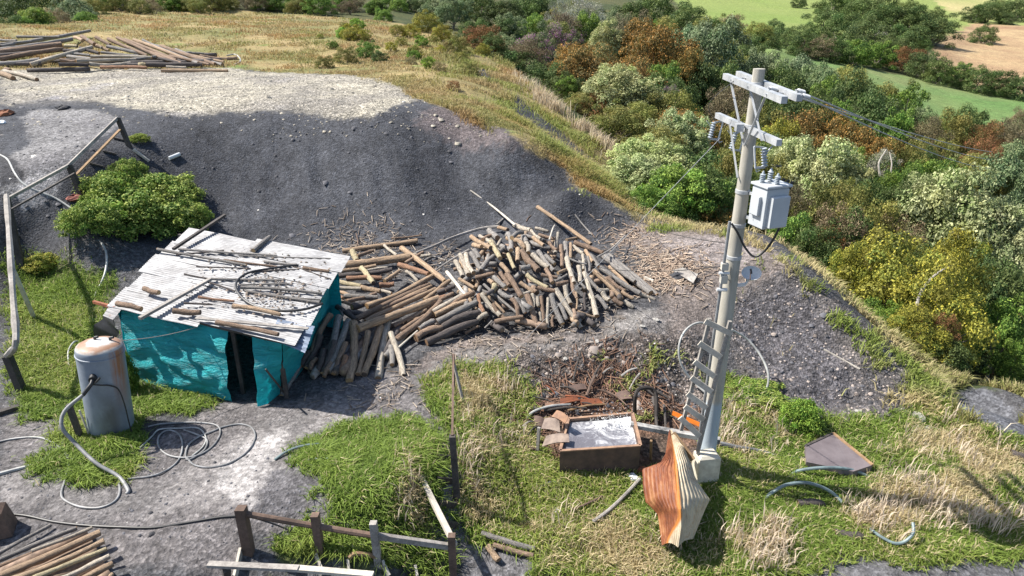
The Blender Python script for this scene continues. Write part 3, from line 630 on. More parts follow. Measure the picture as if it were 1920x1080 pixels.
def plant(kind, base, rad, hgt, place, var=None, words=None, cat=None, group=None, col=None, sqx=1.0):
    w0, c0 = WORDS[kind]; cat = cat or c0; j = random.randrange(3) if var is None else var; me, tk = LIB[kind][j]
    nm = 'tree' if cat == 'tree' else 'shrub'
    e = bpy.data.objects.new(nm, None); link(e); e.location = base; e.empty_display_size = .3; e.rotation_euler = (0, 0, random.uniform(0, 6.28)); e['category'] = cat; e['group'] = group or 'trees and shrubs of the wooded valley'
    c = bpy.data.objects.new('crown' if nm == 'tree' else 'foliage', me); link(c, e); sh = KINDS[kind]['shape']
    zs = min(max(rad, hgt/(sh+.75)), rad*1.7); zc = hgt-zs*(sh+.12)
    c.scale = (rad, rad*sqx, zs); c.location = (0, 0, zc); f = random.uniform(.82, 1.2)
    cc = col or (1, 1, 1); c.color = (f*cc[0]*random.uniform(.94, 1.06), f*cc[1], f*cc[2]*random.uniform(.9, 1.1), 1)
    tkk = bpy.data.objects.new('trunk' if nm == 'tree' else 'stem', trunk_mesh('trunk', tk, random.randrange(99), max(.2, zc+.3), .06, (rad, rad*sqx, zs))); link(tkk, e); tkk.location = (0, 0, zc)
    PEND.append((e, words or w0, place, base[0])); return e
def crown_at(kind, u, v, wpx, t, place, hgt=None, **k):
    """tree whose crown centre shows at (u,v), t metres along the view, crown wpx pixels wide"""
    if place == V4:
        p = hit(u, v+wpx*.35); t_ = float(np.dot(p-CAM, (0, CT, -ST))); r_ = wpx*1.25/2/F*t_
        return plant(kind, tuple(p-np.array((0, 0, .3))), r_, r_*1.25, place, **k)
    wpx *= 1.12
    p = PT(u, v, t); rad = wpx/2/F*t; g0 = float(H(p[0], p[1])); top = p[2]+rad*.55
    h = max(top-g0, rad*1.1)
    if top-g0 < rad*1.0: g0 = top-rad*1.0; 
    return plant(kind, (p[0], p[1], min(g0, float(H(p[0], p[1])))-.05), rad, top-min(g0, float(H(p[0], p[1]))), place, **k)
V1, V2, V3, V4, V5 = 'beyond the gully ridge', 'behind the utility pole', 'right of the transformer', 'along the green field', 'atop the valley'
T = [ # kind, u, v, width px, distance, place
 ('pale',1268,252,125,35,V2),('pale',1215,310,150,31,V1),('pale',1195,330,120,29.5,V1),('green',1265,350,140,27.5,V2),('green',1330,365,110,28,V2),('green',1225,375,90,26.5,V2),
 ('pale',1535,325,170,33,V3),('pale',1490,300,110,34,V3),('pale',1590,330,100,33,V3),('pale',1790,400,210,30,V3),('pale',1870,420,130,29,V3),('pale',1730,370,110,31.5,V3),('blue',1885,330,120,38,V3),
 ('yellow',1660,500,190,22.5,V3),('yellow',1760,560,170,20.5,V3),('yellow',1610,490,100,22.5,V3),('yellow',1720,620,120,19.5,V3),('yellow',1790,480,120,23,V3),('red',1765,600,70,19.5,V3),('green',1660,590,90,21,V3),('dark',1760,660,120,19.5,V3),
 ('green',1880,590,110,23,V3),('dark',1860,520,150,26,V3),('green',1905,660,70,21,V3),('dark',1600,440,120,26,V3),('brown',1580,420,120,26,V3),('olive',1560,390,130,27.5,V3),('olive',1640,410,130,27,V3),('dark',1530,460,110,24.5,V3),('brown',1690,440,110,26.5,V3),('dark',1710,475,100,26,V3),
 ('dark',1400,350,110,30,V2),('olive',1390,290,110,33,V2),('olive',1440,320,90,32,V2),('brown',1500,380,110,28,V3),('green',1480,420,80,25.5,V3),('red',1555,440,60,25.5,V3),
 ('orange',1100,135,130,50,V1),('orange',1170,160,120,47,V1),('orange',1235,100,150,56,V1),('orange',1280,120,90,54,V1),('orange',1080,110,90,52,V1),('orange',1200,70,100,62,V1),
 ('pale',1137,68,70,62,V1),('blue',1335,85,120,60,V2),('blue',1290,75,80,63,V2),('purple',1035,62,60,66,V1),('purple',1075,72,50,65,V1),('purple',1000,85,70,60,V1),
 ('green',1245,140,80,51,V1),('dark',1250,175,110,46,V1),('brown',1165,200,90,43,V1),('red',1105,195,80,42,V1),('olive',1085,190,60,41.5,V1),('olive',1150,230,110,38,V1),('olive',1270,195,90,42,V2),('olive',1220,200,80,42,V1),('purple',1262,175,40,44,V2),
 ('dark',970,130,100,55,V1),('dark',940,60,70,66,V1),('dark',1020,150,90,49,V1),('brown',985,105,90,56,V1),('dark',1060,165,80,46,V1),('green',1065,155,40,45,V1),
 ('dark',890,55,60,58,V1),('red',905,75,80,55,V1),('dark',918,85,60,54,V1),('blue',955,45,60,66,V1),('blue',940,85,70,60,V1),('green',1000,45,60,72,V1),('brown',1060,45,70,75,V1),('green',1100,40,60,76,V1),('grey',1095,25,80,85,V5),('grey',1050,20,60,88,V5),
 ('dark',1190,25,80,90,V5),('dark',1240,20,90,95,V5),('dark',1290,35,80,88,V5),('olive',1330,50,70,80,V5),('dark',1360,60,70,78,V5),('blue',1155,40,50,80,V5),('dark',1000,12,80,100,V5),('blue',850,20,70,85,V5),('blue',820,12,60,90,V5),('dark',900,15,80,92,V5),('dark',950,20,70,90,V5),('brown',1180,50,80,72,V5),('olive',1240,50,70,75,V5),
 ('olive',1420,60,60,85,V5),('dark',1440,85,50,84,V5),('dark',1400,90,70,76,V2),('olive',1370,115,80,66,V2),('dark',1350,150,100,55,V2),('brown',1370,180,100,48,V2),('dark',1310,150,90,54,V2),('blue',1430,130,90,62,V2),
 ('blue',1500,130,80,66,V3),('dark',1470,150,90,60,V3),('blue',1540,145,80,62,V3),('green',1550,165,60,58,V3),('olive',1590,150,90,63,V3),('dark',1600,180,110,54,V3),('olive',1670,180,90,58,V3),('green',1700,190,80,56,V3),('dark',1650,210,120,51,V3),('green',1690,230,70,49,V3),
 ('dark',1470,200,110,48,V3),('olive',1430,230,90,44,V2),('dark',1530,215,110,46,V3),('orange',1500,245,110,42,V3),('orange',1560,250,100,42,V3),('orange',1590,270,120,40,V3),('yellow',1470,255,90,41,V3),('orange',1640,285,90,39,V3),
 ('purple',1705,225,40,52,V3),('blue',1730,220,50,52,V3),('brown',1740,245,80,48,V3),('olive',1780,235,80,51,V3),('dark',1820,225,80,54,V3),('green',1600,300,70,37.5,V3),('grey',1655,300,60,36,V3),('dark',1640,320,80,36.5,V3),('olive',1690,290,90,39,V3),('olive',1750,280,80,42,V3),
 ('red',1850,250,70,50,V3),('red',1840,285,70,43,V3),('green',1750,320,90,37,V3),('olive',1810,310,90,39,V3),('green',1700,330,80,35.5,V3),('brown',1900,250,80,52,V3),('brown',1915,220,50,55,V3),('blue',1900,290,80,44,V3),('olive',1860,320,70,39,V3),('green',1790,335,60,35,V3),
 ('dark',1460,230,80,44,V3),('dark',1450,290,90,37,V2),('green',1570,210,60,46,V3),('dark',1420,200,80,49,V2),('dark',1740,300,60,40,V3),('dark',1690,380,100,31,V3),('dark',1640,370,100,31,V3),('green',1660,345,80,33,V3),('olive',1600,360,90,31,V3),
 # hedge rows and clumps by the far fields
 ('dark',1540,45,60,130,V4),('dark',1575,60,70,120,V4),('dark',1610,30,70,150,V4),('dark',1650,45,80,135,V4),('dark',1700,50,80,130,V4),('dark',1740,60,70,128,V4),('dark',1620,75,80,112,V4),('grey',1648,75,40,108,V4),('dark',1700,80,70,112,V4),('dark',1590,10,60,170,V4),('dark',1560,15,60,165,V4),('dark',1650,10,60,165,V4),('dark',1700,25,50,150,V4),('dark',1750,40,50,138,V4),
 ('brown',1530,90,60,100,V4),('dark',1505,85,60,98,V4),('dark',1560,95,60,99,V4),('green',1600,100,60,98,V4),('blue',1618,88,45,104,V4),('green',1640,105,60,96,V4),('red',1690,112,55,97,V4),('dark',1725,125,60,96,V4),('dark',1760,137,60,96,V4),('green',1795,140,50,97,V4),('dark',1830,152,60,97,V4),('dark',1870,158,60,98,V4),('dark',1915,165,60,98,V4),('dark',1660,95,60,102,V4),
 ('dark',1841,66,42,118,V4),('dark',1884,37,26,135,V4),('dark',1850,25,50,165,V4),('dark',1900,22,50,165,V4),('dark',1870,18,40,170,V4),('dark',1497,6,26,150,V4),('dark',1460,70,50,95,V4),('dark',1447,55,40,100,V4),('dark',1480,75,50,95,V4),('dark',1825,28,40,160,V4),
 # behind the upper field
 ('dark',20,25,110,62,'left of the upper field'),('dark',70,10,120,72,'left of the upper field'),('green',60,48,60,58,'left of the upper field'),('blue',140,22,80,68,'left of the upper field'),('brown',105,35,60,62,'left of the upper field'),('dark',190,8,70,86,'left of the upper field'),('dark',30,50,60,57,'left of the upper field'),('green',160,38,50,64,'left of the upper field'),
]
for (k, u, v, wp, tdist, pl) in T: crown_at(k, u, v, wp, tdist, pl)
g = np.random.default_rng(5)
for i in range(36):
    u = 175+i*20+g.uniform(-9, 9); p = hit(u, 22+g.uniform(-8, 6)); t_ = float(np.dot(p-CAM, (0, CT, -ST))); r_ = g.uniform(34, 62)/2/F*t_
    plant(str(g.choice(['olive', 'green', 'brown', 'olive', 'green', 'dark'])), tuple(p-np.array((0, 0, .1))), r_, r_*1.25, 'behind the upper field', cat='shrub')
# fill between them wherever the valley floor would show
cnt = 0
FK = ['dark', 'olive', 'dark', 'green', 'olive', 'dark', 'brown', 'pale', 'orange']
for i in range(700):
    if cnt >= 118: break
    Y_ = 1/g.uniform(1/110, 1/23); X_ = g.uniform(2, .80*Y_+3)
    xx, yy = np.array([X_]), np.array([Y_])
    if not inside(VALL, xx, yy)[0] or inside(DRY, xx, yy)[0]: continue
    if float(samp(col[:, 1], xx, yy)[0]) > .115 and Y_ > 55: continue
    if any(inside(pg, xx, yy)[0] for pg in ([(25,72),(45,64),(70,56),(110,58),(110,92),(88,98),(60,94),(45,94),(30,90)], [(60,104),(75,98),(100,96),(150,110),(150,125)])): continue
    if X_ < 10 and Y_ < 27 or X_ < 4.5+.0*Y_ and Y_ < 45: continue
    if X_ > 10 and Y_ < 30 and X_ < 12.5: continue
    r_ = g.uniform(1.1, 1.9)*(1+Y_/130); h_ = r_*g.uniform(1.1, 1.6)+g.uniform(0, .8)
    plant(FK[g.integers(len(FK))], (X_, Y_, float(H(X_, Y_))-.05), r_, h_, ('near the bank' if Y_ < 32 else 'mid valley' if Y_ < 55 else 'toward the fields')+(', left part' if X_/Y_ < .30 else ', middle part' if X_/Y_ < .52 else ', right part')); cnt += 1
# shrubs on the upper hillside
HS = 'on the upper shoulder'
for (k, u, v, wp, tdist) in (('yellow',668,65,44,38),('green',690,95,50,36),('dark',712,108,34,35),('olive',650,105,50,36),('yellow',800,45,60,48),('yellow',770,60,40,46),('green',625,85,26,37),('olive',855,85,50,43),('yellow',830,65,50,46),('olive',610,118,40,37),('green',330,10,40,80),('yellow',905,95,34,45),('green',560,8,50,78),('olive',880,130,40,40),('red',850,160,30,36.5),('green',720,30,40,60)):
    p = hit(u, v+wp*.25); t_ = np.linalg.norm(p-CAM)/np.linalg.norm(ray(u, v)); r_ = wp/2/F*t_
    plant(k, tuple(p-np.array((0, 0, .05))), r_, r_*1.15, HS, cat='shrub', group='shrubs on the shoulder of the upper field')
for i in range(34):
    q_ = g.random(); u, v = 600+q_*300+g.uniform(-25, 25), 45+q_*75+g.uniform(-30, 35); w_ = g.uniform(14, 34); p = hit(u, v); t_ = float(np.dot(p-CAM, (0, CT, -ST))); r_ = w_/2/F*t_
    if p[1] > 80: continue
    plant(str(g.choice(['yellow', 'olive', 'olive', 'green', 'brown'])), tuple(p-np.array((0, 0, .05))), r_, r_*g.uniform(1.0, 1.5), HS+(', back part' if p[1] > 52 else ', middle' if p[1] > 40 else ', front part'), cat='shrub', group='shrubs on the shoulder of the upper field', col=(1.2, 1.2, 1))
# the leafy bush on the black slope, near the shed: finer leaves
me_b, lob = crown_mesh('foliage', 'bush', 77, leaf=.034, nleaf=15000, lobes=80, shape=.6, c1=(.09,.15,.028), c2=(.21,.30,.055), tip=(.40,.46,.11), tipf=.45, flat=.5)
tk_b = trunk_mesh('stem', lob, 3, 1.0, .03)
def bush(u, v, wpx, hgt, label, me=me_b, tk=tk_b, cat='shrub', col=(1, 1, 1), rz=0, dz=0, group=None, sx=1.0):
    p = hit(u, v); t_ = np.dot(p-CAM, np.array((0, CT, -ST))); r_ = wpx/2/F*t_
    e = empty('leafy_bush', p, label, cat, group); e.rotation_euler = (0, 0, rz)
    c = bpy.data.objects.new('foliage', me); link(c, e); c.scale = (r_*sx, r_, hgt/.8); c.location = (0, 0, .12*hgt+dz); c.color = (*col, 1)
    s_ = bpy.data.objects.new('stem', tk); link(s_, e); s_.scale = (r_, r_, hgt*.5); s_.location = (0, 0, hgt*.45)
    return e
bush(260, 430, 200, 1.2, 'broad bright green bush in the middle of the thicket above the shed')
bush(175, 430, 110, .8, 'small green bush joined to the left of the thicket above the shed', rz=2)
bush(345, 425, 105, .85, 'green bush at the right end of the thicket above the shed', rz=4)
bush(215, 385, 130, 1.0, 'green bush at the upper left of the thicket below the ramp railing', rz=1)
bush(300, 385, 150, .95, 'green bush at the upper right of the thicket on the black slope', rz=5)
bush(240, 335, 70, .6, 'topmost green bush of the thicket beside the ramp railing', rz=3)
bush(1500, 800, 88, .62, 'rounded green bush just left of the dark board on the grass', rz=1, col=(.8, .95, .7))
bush(1405, 745, 120, .30, 'low green bush at the foot of the slope right of the utility pole', rz=3, col=(.9, .9, .9), sx=1.3)
bush(80, 500, 70, .35, 'low yellowish shrub at the top of the lawn below the ramp', rz=3, col=(1.3, 1.0, .8))
bush(245, 735, 42, .95, 'leafy plant between the steel tank and the teal tarpaulin', rz=2, col=(.55, .7, .6), sx=1.2)
bush(70, 45, 60, 1.2, 'fresh green shrub at the left edge of the upper field', rz=1)
bush(1290, 340, 20, .5, 'small green shrub at the edge of the bank under the green trees', col=(.6, .8, .6))
bush(262, 265, 40, .25, 'sparse little weed beside the top railing post of the ramp', rz=2, col=(1.1, 1, .9))
# dead pale branch sticking out of the yellow bushes
for nm, pts, r0, lab in (('dead_branch', [(1718,585,20.3),(1722,560,20.3),(1735,535,20.4),(1758,512,20.6),(1790,495,21)], .055, 'pale dead branch curving out of the yellow bushes'),
                ('dead_branch', [(1650,330,34),(1648,305,34),(1662,280,34.2)], .06, 'bare pale stem standing among the olive trees'),
                ('dead_branch', [(1668,332,34),(1672,308,34),(1668,285,34.2)], .05, 'second bare pale stem just right of the first among the olive trees')):
    m = MB(); q = spline([PT(*s_) for s_ in pts], 5); m.tube(q, list(np.linspace(r0, r0*.35, len(q))), 6); tag(m.build(nm, PALET, smooth=True), lab, 'branch')
def finish_labels(P_, tmpl):
    from collections import defaultdict
    D = defaultdict(list)
    for e, w0, pl, X_ in P_: D[(w0, pl)].append((X_, e))
    for (w0, pl), L_ in D.items():
        L_.sort(key=lambda q: q[0]/max(1, q[1].location[1])); n = len(L_)
        for i, (X_, e) in enumerate(L_):
            noun = e['category']
            e['label'] = (f'{w0} {noun} {pl}' if n == 1 else f'{ordinal(i, n)} {w0} {noun} {pl}')
finish_labels(PEND, None)
# ---------------------------------------------------------------- logs
LOGV = []
def log_variant(seed, n=10, m=9):
    g = np.random.default_rng(seed); bx, by = g.normal(0, .6, 2); ph0 = g.uniform(0, 6.28); V = []
    kn = [(g.uniform(.1, .9), g.uniform(0, 6.28)) for _ in range(3)]
    for i in range(m):
        t = i/(m-1); r = 1.08-.16*t+g.normal(0, .055); ox = bx*math.sin(math.pi*t)*.7+.12*math.sin(7*t+ph0)-.12*math.sin(ph0)*(1-t); oy = by*math.sin(math.pi*t)*.7
        for k in range(n):
            a = 2*math.pi*k/n; rr = r*(1+.05*math.sin(2*a+seed)+g.normal(0, .025))+sum(.16 for kt, ka in kn if abs(kt-t) < .07 and abs((a-ka+3.14) % 6.28-3.14) < .5)
            V.append((ox+rr*math.cos(a), oy+rr*math.sin(a), t))
    Fc = [(n*i+k, n*i+(k+1) % n, n*i+n+(k+1) % n, n*i+n+k) for i in range(m-1) for k in range(n)]+[tuple(range(n-1, -1, -1)), tuple(n*(m-1)+k for k in range(n))]
    me = bpy.data.meshes.new('log'); me.from_pydata(V, [], Fc); me.materials.append(BARK)
    me.polygons.foreach_set('use_smooth', np.array([len(f) == 4 for f in Fc])); return me
LOGV = [log_variant(i*7+1) for i in range(10)]
def disc(z0, z1, r):
    V = [(r*math.cos(2*math.pi*k/10), r*math.sin(2*math.pi*k/10), z) for z in (z0, z1) for k in range(10)]
    me = bpy.data.meshes.new('cut_end'); me.from_pydata(V, [], [(k, (k+1) % 10, 10+(k+1) % 10, 10+k) for k in range(10)]+[tuple(range(9, -1, -1)), tuple(range(10, 20))]); me.materials.append(CUT); return me
CE0, CE1 = disc(-.0025, .004, .98), disc(.996, 1.0025, .80)
TONES = {'pale': (.42, .375, .31), 'brown': (.255, .18, .13), 'grey': (.25, .235, .22), 'dark': (.105, .09, .085), 'reddish': (.31, .18, .115), 'yellowish': (.42, .36, .23), 'tan': (.38, .275, .185)}
LOGP = []
def log(a, b, r, tone, pile, group, ends=True, cutc=None, label=None, name='log'):
    a = Vector(a); b = Vector(b); d = b-a; L = d.length; c = TONES[tone]; f = random.uniform(.85, 1.15)
    o = bpy.data.objects.new(name, random.choice(LOGV)); link(o); o.location = a
    q = d.to_track_quat('Z', 'Y'); o.rotation_mode = 'QUATERNION'; o.rotation_quaternion = q @ Matrix.Rotation(random.uniform(0, 6.28), 3, 'Z').to_quaternion()
    o.scale = (r, r, L); o.color = (c[0]*f, c[1]*f, c[2]*f, 1); o['category'] = 'log'; o['group'] = group
    if ends:
        cc = cutc or random.choice(((.36, .25, .14), (.25, .17, .11), (.45, .34, .2), (.10, .08, .07)))
        for me in (CE0, CE1):
            e = bpy.data.objects.new('cut_end', me); link(e, o); e.color = (*cc, 1)
    if label: o['label'] = label
    else: LOGP.append((o, tone, L, (a, b), pile))
    return o
FILL = {}
def filler(key, a, b, r, tone):
    a = Vector(a); b = Vector(b); d = b-a; q = (d.to_track_quat('Z', 'Y') @ Matrix.Rotation(random.uniform(0, 6.28), 3, 'Z').to_quaternion()).to_matrix()
    n = 9; V, Fc, T = FILL.setdefault(key, ([], [], [])); c = np.array(TONES[tone])*random.uniform(.8, 1.15); b0 = len(V)
    for i in range(5):
        for k in range(n):
            an = 2*math.pi*k/n; V.append(tuple(a+q @ Vector((math.cos(an)*r*random.uniform(.94, 1.05), math.sin(an)*r*random.uniform(.94, 1.05), d.length*i/4)))); T.append(c)
    for e, i in ((a, 0), (b, 4)):
        V.append(tuple(e)); T.append(np.array((.3, .22, .14))*random.uniform(.4, 1.1))
    for i in range(4):
        for k in range(n): Fc += [(b0+n*i+k, b0+n*i+(k+1) % n, b0+n*i+n+(k+1) % n), (b0+n*i+k, b0+n*i+n+(k+1) % n, b0+n*i+n+k)]
    for k in range(n): Fc += [(b0+5*n, b0+(k+1) % n, b0+k), (b0+5*n+1, b0+4*n+k, b0+4*n+(k+1) % n)]
def proj(p):
    d = np.array(p)-CAM; zc = d[1]*CT-d[2]*ST; return 960+F*d[0]/zc, 540-F*(d[1]*ST+d[2]*CT)/zc
def trace(L_, extra, pile, group, lift=0.0, kr=1.0, off=None):
    for q in L_:
        u1, v1, u2, v2, w = q[:5]; tone = q[5] if len(q) > 5 else random.choice(('brown', 'grey', 'pale', 'brown', 'tan', 'grey'))
        a = hit(u1, v1, extra, off=lift); b = hit(u2, v2, extra, off=lift)
        zc = (np.dot(a-CAM, (0, CT, -ST))+np.dot(b-CAM, (0, CT, -ST)))/2
        r = max(.02, w/2/F*zc*kr); log(a, b, r, tone, pile, group, ends=w >= 6)
# mound surfaces
def mound(pts):
    f = RBF([tuple(P(u, v, z+h)[:2])+(h,) for u, v, z, h in pts], lin=False)
    return lambda X, Y: np.clip(f(np.asarray(X, float), np.asarray(Y, float)), 0, 3)
HP = mound([(1235,560,.4,0),(1190,590,.35,0),(1100,615,.3,.05),(1000,622,.2,.08),(900,618,.15,.08),(820,640,.1,.1),(740,655,.05,.1),(700,720,0,0),(640,700,.05,.1),(560,700,0,.1),(540,740,0,0),(780,690,0,0),
 (960,424,.7,1.25),(1010,438,.7,1.2),(910,440,.7,1.05),(1060,450,.7,.9),(1110,480,.7,.6),(1160,500,.7,.35),(870,470,.6,.75),(860,500,.5,.75),(950,480,.6,1.15),(1020,500,.5,1.0),(960,530,.5,.9),(1060,540,.4,.75),(900,560,.3,.6),
 (1120,540,.4,.5),(1170,550,.35,.3),(1040,590,.3,.35),(980,590,.25,.4),(830,520,.3,.5),(760,560,.15,.45),(820,590,.1,.4),(700,590,.1,.45),(640,600,.1,.75),(600,600,.1,.8),(610,640,.05,.5),(700,640,.05,.4),(570,660,0,.35),
 (650,470,.4,.15),(780,455,.5,.15),(850,440,.6,.3),(720,500,.3,.3),(650,520,.2,.4),(640,550,.15,.5),(630,470,.4,0),(830,420,.7,0),(960,395,1.2,0),(1100,430,.9,0),(1250,520,.7,0)])
heapL = [(953,439,958,469,9,'grey'),(960,446,979,436,8,'grey'),(971,467,971,490,9,'tan'),(987,457,990,474,9,'pale'),(978,472,1009,507,12,'brown'),(998,477,1028,502,9,'pale'),(1009,471,1038,508,8,'grey'),(902,507,916,487,9,'grey'),
 (884,444,920,465,8,'tan'),(900,443,922,456,7,'pale'),(921,453,938,484,9,'yellowish'),(918,433,933,446,11,'grey'),(863,478,878,515,9,'pale'),(874,477,888,512,9,'pale'),(884,475,902,508,9,'grey'),(855,491,868,519,9,'pale'),(888,459,903,462,8),(890,470,897,486,9,'grey'),
 (953,477,965,504,7,'yellowish'),(932,462,940,448,5,'pale'),(975,503,994,500,10,'grey'),(965,422,996,432,9,'pale'),(996,432,1014,448,5,'pale'),(1004,428,1028,434,6,'pale'),(935,427,952,431,7,'tan'),(931,422,944,410,4,'grey'),
 (1008,388,1108,458,7,'tan'),(1062,450,1090,446,5,'tan'),(1077,455,1130,474,9,'brown'),(1131,479,1220,550,12,'grey'),(1141,478,1232,553,8,'grey'),(1060,455,1063,486,8,'grey'),(1063,484,1076,531,9,'pale'),(1052,461,1054,500,7,'brown'),(1070,457,1070,485,6,'tan'),(1046,438,1041,475,7,'pale'),
 (1093,478,1094,506,6,'pale'),(1102,482,1105,510,5,'grey'),(1107,479,1123,501,8,'grey'),(1125,502,1200,551,9,'grey'),(1200,550,1228,562,6,'pale'),(1075,462,1094,476,7,'pale'),(1046,512,1062,505,6,'tan'),(1113,507,1166,560,9,'tan'),(1095,512,1119,593,10,'pale'),(1086,528,1098,541,5,'grey'),
 (1042,542,1090,615,9,'pale'),(1060,537,1070,570,9,'pale'),(1035,552,1055,607,10,'grey'),(1028,559,1027,615,6,'pale'),(1038,592,1037,613,5,'brown'),(1020,542,1041,546,6,'brown'),(1043,533,1065,528,7,'brown'),(1040,528,1063,515,5,'grey'),(1119,541,1140,543,7,'pale'),(1118,555,1138,580,8,'grey'),(1130,548,1142,563,9,'pale'),
 (1150,560,1167,571,9,'brown'),(1170,565,1188,577,8,'pale'),(1166,546,1188,560,7,'tan'),(1083,584,1114,595,5,'tan'),(1080,548,1081,580,4,'tan'),(1097,550,1098,582,5,'dark'),(950,514,978,556,10,'brown'),(988,553,1008,614,10,'brown'),(969,560,985,587,8,'grey'),(998,551,1000,577,6,'pale'),(1008,557,1010,575,6,'pale'),
 (1015,556,1020,604,7,'brown'),(1013,585,1015,602,5,'pale'),(1008,539,1040,545,7,'brown'),(988,515,1027,539,8,'yellowish'),(982,551,998,545,5,'pale'),(936,546,962,558,9,'grey'),(904,551,938,592,9,'pale'),(916,556,946,586,5,'tan'),(907,533,975,591,5,'grey'),(926,520,948,539,9,'grey'),(938,511,955,535,7,'brown'),
 (928,533,924,547,10,'yellowish'),(917,526,925,531,8,'tan'),(861,523,890,540,6,'tan'),(898,552,907,585,7,'reddish'),(895,599,915,588,9,'pale'),(928,604,981,594,8,'brown'),(872,624,897,612,5,'brown'),(909,615,923,601,3,'grey'),
 (1145,495,1190,528,7,'grey'),(1085,500,1088,530,8,'pale'),(1140,520,1172,545,7,'brown'),(1100,515,1128,548,7,'grey'),(1072,520,1082,560,7,'brown'),(1022,480,1040,495,8,'grey'),(1030,455,1044,470,7,'brown'),(1000,445,1020,460,7,'tan'),(940,495,955,515,8,'tan'),(905,450,930,440,7,'brown'),
 (960,560,972,592,8,'brown'),(1048,570,1062,600,7,'grey'),(975,530,1000,548,7,'tan'),(1015,515,1045,520,7,'brown'),(892,520,925,512,7,'brown'),(1010,440,1040,448,6,'brown'),(880,560,893,580,6,'tan'),(925,570,950,600,7,'brown'),(1142,500,1178,536,6,'tan'),(1098,470,1112,492,7,'tan'),(1024,505,1036,530,8,'brown'),(966,450,985,466,8,'tan')]
GH = 'short logs in the big jumbled heap'; NH = 'of the jumbled heap'
trace(heapL, HP, NH, GH, kr=1.05)
rowL = [(688,574,816,515,10,'tan'),(667,598,805,533,9,'brown'),(680,595,809,537,8,'tan'),(686,603,817,542,9,'tan'),(671,616,822,559,14,'tan'),(796,563,843,526,8,'tan'),(820,550,853,537,8,'dark'),(822,546,838,545,7,'brown'),(823,560,836,555,8,'reddish'),
 (742,638,827,566,11,'brown'),(812,586,868,553,9,'pale'),(816,590,875,564,9,'tan'),(820,604,895,566,13,'grey'),(830,615,900,585,12,'dark'),(780,634,828,615,14,'brown'),(786,618,815,601,10,'grey'),(800,642,895,602,13,'dark'),(738,612,792,582,6,'brown'),(762,603,800,580,6,'tan'),
 (690,590,800,545,8,'brown'),(845,572,890,548,9,'brown'),(752,620,800,590,7,'brown'),(800,575,850,550,8,'brown'),(850,610,900,590,10,'dark')]
trace(rowL, HP, 'of the slanting row left of the heap', 'long logs lying slantwise left of the heap', kr=1.05)
standL = [(728,600,709,710,13,'pale'),(733,625,757,705,11,'pale'),(714,612,683,702,12,'tan'),(690,622,671,702,10,'tan'),(663,606,655,714,16,'tan'),(654,600,615,695,11,'grey'),(635,593,613,689,12,'grey'),(619,591,582,676,12,'brown'),(592,604,548,664,12,'dark'),(648,643,625,701,10,'brown'),
 (648,668,640,699,10,'reddish'),(607,656,596,697,11,'dark'),(577,646,544,687,10,'dark'),(579,660,564,686,13,'dark'),(594,673,582,695,10,'brown'),(620,680,608,706,9,'brown'),(562,685,528,742,9,'grey'),(733,650,735,684,10,'grey'),(600,630,575,690,12,'dark'),(628,640,605,700,11,'dark')]
trace(standL, HP, 'leaning beside the shed', 'logs leaning in a rank between the shed and the path', kr=1.05)
backL = [(643,471,783,451,9,'tan'),(733,447,791,441,3,'brown'),(648,497,770,482,14,'tan'),(661,471,670,489,10,'yellowish'),(721,460,744,478,5,'pale'),(753,465,834,527,9,'tan'),(748,496,804,514,9,'reddish'),(762,509,783,528,6,'pale'),(760,494,794,473,6,'brown'),(678,503,700,531,9,'yellowish'),
 (650,522,716,521,9,'reddish'),(711,535,739,533,9,'reddish'),(721,527,749,508,7,'tan'),(689,507,727,502,5,'pale'),(636,509,705,498,7,'tan'),(633,518,735,505,9,'dark'),(627,526,677,536,8,'yellowish'),(628,539,677,541,7,'pale'),(677,539,713,546,9,'tan'),(703,543,734,550,6,'pale'),(625,549,643,560,8,'reddish'),
 (645,556,708,558,9,'grey'),(635,548,661,556,6,'tan'),(634,563,662,573,6,'brown'),(660,576,692,568,10,'dark'),(625,562,643,592,4,'grey'),(640,585,690,590,9,'dark'),(650,565,705,550,8,'brown'),(632,575,668,600,9,'dark'),(670,480,700,470,6,'brown'),(790,480,808,478,6,'pale')]
trace(backL, HP, 'of the loose pile behind the shed', 'logs of the loose pile behind the shed', kr=1.05)
# crooked poles
def pole_uv(name, pts, w, tone_mat, label, extra=None, lift=.03, cat='pole', n=7, taper=.7, group=None):
    q = [hit(u, v, extra, off=lift+(h[0] if h else 0)) for u, v, *h in pts]; zc = np.dot(q[0]-CAM, (0, CT, -ST)); r = w/2/F*zc
    q = spline(q, 5) if len(q) > 2 else q; m = MB(); m.tube(q, list(np.linspace(r, r*taper, len(q))), n); return tag(m.build(name, tone_mat, smooth=True), label, cat, group)
pole_uv('long_pole', [(935,425),(905,428),(870,438),(840,449),(812,462),(780,474)], 6, W_GREY, 'long bent pole running left from the top of the log heap', HP)
pole_uv('long_pole', [(880,468),(845,488),(815,508)], 4.5, W_GREY, 'thin pole at the left foot of the log heap under the bent pole', HP)
pole_uv('long_pole', [(966,422),(925,388),(882,357)], 4.5, W_PALE, 'thin pale pole sticking up to the left from the top of the heap', HP, lift=.08)
pole_uv('branch', [(838,510),(856,532),(866,545),(876,556)], 7, W_PALE, 'crooked pale branch where the heap meets the slanting row', HP, cat='branch')
pole_uv('branch', [(1120,482),(1148,465),(1172,441)], 4, W_GREY, 'crooked grey branch reaching up right of the heap', HP, lift=.2, cat='branch')
pole_uv('branch', [(1068,485),(1085,492),(1100,495)], 4, W_GREY, 'thin grey branch across the middle of the heap', HP, lift=.06, cat='branch')
pole_uv('branch', [(1030,450),(1036,430),(1040,422)], 3.5, W_PALE, 'forked pale twig standing on top of the heap', HP, lift=.15, cat='branch')
